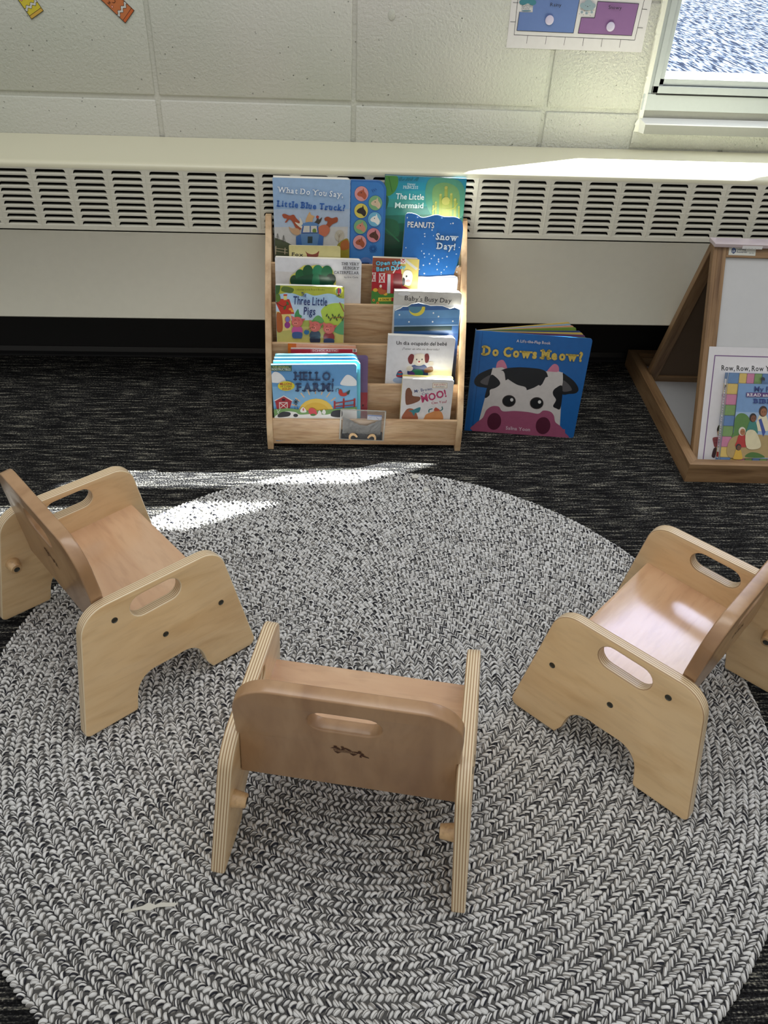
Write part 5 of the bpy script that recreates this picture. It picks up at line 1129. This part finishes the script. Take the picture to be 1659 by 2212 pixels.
def crayon(name, label, loc, ang, body, band, lash):
    w_, h_ = 0.0305, 0.118
    ol_ = [(0, 0), (w_, 0), (w_, h_ - 0.026), (w_ * 0.66, h_ - 0.004), (w_ * 0.5, h_), (w_ * 0.34, h_ - 0.004), (0, h_ - 0.026)]
    a = Art(w_, h_, (0, 0), (30.5, 0), (0, 118), h_, 0.0005, body, outline=ol_)
    ink = (26, 24, 24)
    a.rect(0, 112, 30.5, 118, band); a.line([(0, 111.6), (30.5, 111.6)], 0.8, ink)
    wv = [(x, 100 + 1.9 * math.sin(x * 0.62)) for x in np.linspace(0, 30.5, 26)]
    a.poly([(x, y - 3) for x, y in wv] + [(x, y + 2.2) for x, y in wv[::-1]], (206, 208, 204)); a.line([(x, y - 3) for x, y in wv], 0.7, ink); a.line([(x, y + 2.2) for x, y in wv], 0.7, ink)
    a.ell(5.5, 84, 2.3, 2.2, ink); a.ell(5.5, 84, 1.8, 1.7, (226, 150, 130)); a.ell(25, 84, 2.3, 2.2, ink); a.ell(25, 84, 1.8, 1.7, (226, 150, 130))
    a.line([(12, 80), (13.6, 83), (17, 83), (18.6, 80)], 0.8, ink, curve=True)
    for ex in (7, 23.5):
        a.line([(ex - 2.6, 74), (ex, 76.5), (ex + 2.6, 74)], 0.8, ink, curve=True)
        if lash:
            for q in (-1.6, 0, 1.6): a.line([(ex + q, 76), (ex + q * 1.6, 78.6)], 0.6, ink)
    wv = [(x, 34 + 1.9 * math.sin(x * 0.62)) for x in np.linspace(0, 30.5, 26)]
    a.poly([(x, y - 3) for x, y in wv] + [(x, y + 2.2) for x, y in wv[::-1]], (206, 208, 204)); a.line([(0, 26), (30.5, 26)], 0.8, ink)
    a.line([(0.4, 26), (0.4, 117.6), (30.1, 117.6), (30.1, 26), (20, 4), (10.4, 4), (0.4, 26)], 0.9, ink)
    t = thing(name, label, 'cutout', loc, (0, -ang, 0)); a.build('printed_card', t, M['paper'], (0, 0, 0), 0.0004); return t
crayon('crayon_cutout', 'yellow paper crayon cutout stuck on the wall, top left', (-0.594, YW - 0.0012, 0.704), math.radians(30), (206, 190, 56), (206, 166, 66), False)
crayon('crayon_cutout', 'orange paper crayon cutout stuck on the wall, right of the yellow one', (-0.414, YW - 0.0012, 0.703), math.radians(47), (192, 112, 64), (196, 98, 44), True)
mb = MB(); mb.cyl(0, 0, 0, 24, Matrix.Rotation(PI / 2, 4, 'X') @ Matrix.Diagonal((0.75, 1, 1, 1)), rings=[(0.0095, 0), (0.009, 0.0012), (0.005, 0.002), (0.001, 0.0022)])
o = mb.build('adhesive_dot', M['wall'], None, (0.109, YW - 0.0002, 0.7335), smooth=True); tag(o, 'painted-over round adhesive dot on the wall near the top edge', 'adhesive dot')

# ================================================================== RUG
RC = (0.0566, 0.7814); RA, RB, RT = 0.5768, 0.5662, -0.5889
CC = (0.062, 0.838)
NR = 39; BW = (RA + RB) / 2 / NR
def ring_pt(rf, th):
    """rf 0..1 from ring centre to outer edge"""
    c, s = math.cos(RT), math.sin(RT)
    ex, ey = RA * np.cos(th), RB * np.sin(th)
    ox, oy = RC[0] + ex * c - ey * s, RC[1] + ex * s + ey * c
    k = rf ** 1.25
    cx, cy = CC[0] + (RC[0] - CC[0]) * k, CC[1] + (RC[1] - CC[1]) * k
    return cx + (ox - RC[0]) * rf, cy + (oy - RC[1]) * rf
def build_rug():
    rs = np.random.RandomState(11)
    # lobe template: half ellipsoid, x along strand, y across, z up
    na, nr_ = 10, 4
    tv = []; ta = []
    for k in range(nr_):
        ph = (PI / 2) * k / nr_ - 0.35 * (k == 0)
        for i in range(na):
            t = 2 * PI * i / na
            tv.append((math.cos(t) * math.cos(ph), math.sin(t) * math.cos(ph), math.sin(ph)))
    tv.append((0, 0, 1)); tv = np.array(tv); ta = tv[:, 1].copy()
    tf = []
    for k in range(nr_ - 1):
        for i in range(na): tf.append((k * na + i, k * na + (i + 1) % na, (k + 1) * na + (i + 1) % na, (k + 1) * na + i))
    tri = [((nr_ - 1) * na + i, (nr_ - 1) * na + (i + 1) % na, nr_ * na) for i in range(na)]
    X = []; Y = []; A = []; Rn = []; Sg = []; Zs = []
    for j in range(NR):
        rm = (j + 0.5) / NR
        circ = 2 * PI * rm * (RA + RB) / 2
        n = max(5, int(round(circ / 0.0079)))
        for side in (-1, 1):
            th = (np.arange(n) + 0.5 * (side > 0) * 0.6 + rs.uniform(-0.12, 0.12, n)) * 2 * PI / n + j * 1.7
            rf = rm + side * 0.238 / NR
            x, y = ring_pt(rf, th)
            x2, y2 = ring_pt(rf, th + 0.01)
            tang = np.arctan2(y2 - y, x2 - x)
            X.append(x + rs.normal(0, 0.0003, n)); Y.append(y + rs.normal(0, 0.0003, n)); A.append(tang + side * (0.78 + rs.normal(0, 0.11, n))); Rn.append(rs.uniform(0, 1, n)); Sg.append(np.full(n, side)); Zs.append(rs.uniform(0.85, 1.15, n))
    X, Y, A, Rn, Sg, Zs = [np.concatenate(q) for q in (X, Y, A, Rn, Sg, Zs)]
    n = len(X); m = len(tv)
    lx = 0.0056 * rs.uniform(0.92, 1.1, n); ly = 0.0032 * rs.uniform(0.85, 1.2, n); lz = 0.0042 * Zs
    px = tv[None, :, 0] * lx[:, None]; py = tv[None, :, 1] * ly[:, None]
    py = py + Sg[:, None] * (-1) * (px ** 2) * 26.0      # slight curl of every strand
    pz = tv[None, :, 2] * lz[:, None]
    pz = pz - 0.50 * np.maximum(0, -px)
    ca, sa_ = np.cos(A)[:, None], np.sin(A)[:, None]
    vx = X[:, None] + px * ca - py * sa_; vy = Y[:, None] + px * sa_ + py * ca; vz = pz - 0.0045
    co = np.stack([vx, vy, vz], -1).reshape(-1, 3)
    rnd = np.repeat(Rn, m); acr = np.tile(ta, n) + 0.15 * np.sin(np.repeat(Rn * 40, m))
    q4 = np.array(tf, np.int64); q3 = np.array(tri, np.int64)
    L4 = (q4[None] + (np.arange(n) * m)[:, None, None]).reshape(-1, 4); L3 = (q3[None] + (np.arange(n) * m)[:, None, None]).reshape(-1, 3)
    # backing disc
    th = np.linspace(0, 2 * PI, 161)[:-1]; bx, by = ring_pt(0.992, th); nb = len(th); base = len(co)
    top = np.stack([bx, by, np.full(nb, -0.0046)], 1); bot = np.stack([bx, by, np.full(nb, -0.0098)], 1); cen = np.array([[RC[0], RC[1], -0.0046]])
    co = np.concatenate([co, top, bot, cen]); i = np.arange(nb); j_ = (i + 1) % nb
    L4 = np.concatenate([L4, np.stack([base + nb + i, base + nb + j_, base + j_, base + i], 1)])
    L3 = np.concatenate([L3, np.stack([base + i, base + j_, np.full(nb, base + 2 * nb)], 1)])
    rnd = np.concatenate([rnd, np.zeros(2 * nb + 1)]); acr = np.concatenate([acr, np.zeros(2 * nb + 1)])
    me = bpy.data.meshes.new('braided_rug'); nv = len(co); n4, n3 = len(L4), len(L3)
    me.vertices.add(nv); me.vertices.foreach_set('co', co.astype(np.float32).ravel())
    me.loops.add(n4 * 4 + n3 * 3); me.loops.foreach_set('vertex_index', np.concatenate([L4.ravel(), L3.ravel()]).astype(np.int32))
    me.polygons.add(n4 + n3)
    ls = np.concatenate([np.arange(n4) * 4, n4 * 4 + np.arange(n3) * 3]).astype(np.int32); me.polygons.foreach_set('loop_start', ls)
    me.polygons.foreach_set('use_smooth', np.ones(n4 + n3, bool)); me.update(calc_edges=True)
    mi = np.zeros(n4 + n3, np.int32); mi[n4 - nb:n4] = 1; mi[n4 + n3 - nb:] = 1
    me.materials.append(M['rug']); me.materials.append(simple('rug_backing', (92, 91, 89), 0.95)); me.polygons.foreach_set('material_index', mi)
    for nm, d in (('rnd', rnd), ('across', acr)):
        at = me.attributes.new(nm, 'FLOAT', 'POINT'); at.data.foreach_set('value', d.astype(np.float32))
    return me
ro = obj('braided_rug', build_rug()); tag(ro, 'round braided rug in white, grey and black yarn under the chairs', 'rug')

# torn scraps of paper lying on the rug
def scrap(x, y, pts, rotz, label, z=0.0022):
    mb = MB(); mb.prism(pts, 0, 0.0005, M=Matrix.Rotation(-PI / 2, 4, 'X'))
    o = mb.build('paper_scrap', simple('scrap_paper', (206, 204, 194), 0.8), None, (x, y, z), (0, 0, rotz)); tag(o, label, 'paper scrap', 'paper scraps lying on the rug'); return o
scrap(0.158, 1.323, [(-0.006, -0.004), (0.002, -0.007), (0.008, -0.002), (0.006, 0.006), (-0.002, 0.007), (-0.007, 0.003)], 0.3, 'small round white paper scrap near the rug edge below the shelf')
scrap(0.176, 1.280, [(-0.005, -0.006), (0.007, -0.003), (0.002, 0.007), (-0.003, 0.003)], 0.2, 'small triangular white paper scrap on the rug, below the round one')
scrap(-0.214, 0.467, [(-0.034, -0.002), (-0.012, -0.001), (-0.002, -0.004), (0.006, -0.001), (0.026, -0.003), (0.030, 0.0005), (0.010, 0.004), (0.004, 0.002), (-0.004, 0.006), (-0.010, 0.003), (-0.028, 0.0005)], 0.12, 'ragged torn strip of cream paper at the lower left of the rug')

# ================================================================== LIGHT AND CAMERA
wd = bpy.data.worlds.new('daylight'); bpy.context.scene.world = wd; wd.use_nodes = True
nt = wd.node_tree; bg = nt.nodes['Background']; tc = nt.nodes.new('ShaderNodeTexCoord'); sx = nt.nodes.new('ShaderNodeSeparateXYZ'); nt.links.new(tc.outputs['Generated'], sx.inputs[0])
mr = nt.nodes.new('ShaderNodeMapRange'); mr.inputs[1].default_value = -1; mr.inputs[2].default_value = 1; nt.links.new(sx.outputs['Z'], mr.inputs[0])
r = nt.nodes.new('ShaderNodeValToRGB'); el = r.color_ramp.elements; el[0].position = 0.0; el[0].color = (0.07, 0.066, 0.06, 1); el[1].position = 1.0; el[1].color = (1.05, 1.07, 1.12, 1)
for p, c in ((0.48, (0.38, 0.365, 0.33, 1)), (0.60, (0.60, 0.58, 0.53, 1)), (0.75, (0.68, 0.67, 0.64, 1))):
    e_ = el.new(p); e_.color = c
nt.links.new(mr.outputs[0], r.inputs[0]); nt.links.new(r.outputs[0], bg.inputs['Color']); bg.inputs['Strength'].default_value = 0.78
sun = bpy.data.lights.new('sun', 'SUN'); sun.energy = 85.0; sun.angle = math.radians(0.53); sun.color = (1.0, 0.98, 0.95)
so_ = bpy.data.objects.new('sun', sun); link(so_); so_.rotation_euler = Vector((-1.24, -0.565, -1.0)).to_track_quat('-Z', 'Y').to_euler(); so_.location = (3, 3, 3)
def area(name, loc, tgt, sx_, sy_, e, col):
    l = bpy.data.lights.new(name, 'AREA'); l.shape = 'RECTANGLE'; l.size = sx_; l.size_y = sy_; l.energy = e; l.color = col
    o = bpy.data.objects.new(name, l); link(o); o.location = loc; o.rotation_euler = (Vector(tgt) - Vector(loc)).to_track_quat('-Z', 'Y').to_euler(); return o
area('added_overhead_fill', (0.0, 0.95, 2.35), (0.1, 1.25, 0.0), 2.2, 0.7, 14.0, (1.0, 0.985, 0.94))  # added area lamp, lights the wall and tops but spares the chair backs
area('window_sky_fill', (1.15, 1.82, 1.42), (0.3, 0.4, 0.0), 0.95, 0.55, 4.0, (0.86, 0.92, 1.0))  # added area lamp inside the window, stands in for sky light

f_px, pitch, yaw, roll, camh = 1754.47, math.radians(38.22459), math.radians(4.271537), math.radians(-2.654238), 0.95554
cp_, sp_2 = math.cos(pitch), math.sin(pitch); cy_, sy_ = math.cos(yaw), math.sin(yaw)
fwd = Vector((sy_ * cp_, cy_ * cp_, -sp_2)); right = Vector((cy_, -sy_, 0)); down = fwd.cross(right)
cr, sr = math.cos(roll), math.sin(roll); rt = right * cr + down * sr; dn = -right * sr + down * cr
cam = bpy.data.cameras.new('camera'); co_ = bpy.data.objects.new('camera', cam); link(co_)
cam.sensor_fit = 'HORIZONTAL'; cam.sensor_width = 36.0; cam.lens = 36.0 * f_px / 1659.0; cam.clip_start = 0.02; cam.clip_end = 200
Mx = Matrix(((rt.x, -dn.x, -fwd.x, 0), (rt.y, -dn.y, -fwd.y, 0), (rt.z, -dn.z, -fwd.z, camh), (0, 0, 0, 1)))
co_.matrix_world = Mx
sc = bpy.context.scene; sc.camera = co_
sc.view_settings.view_transform = 'Standard'; sc.view_settings.look = 'None'; sc.view_settings.exposure = 0.0; sc.view_settings.gamma = 1.0
sc.cycles.use_denoising = True
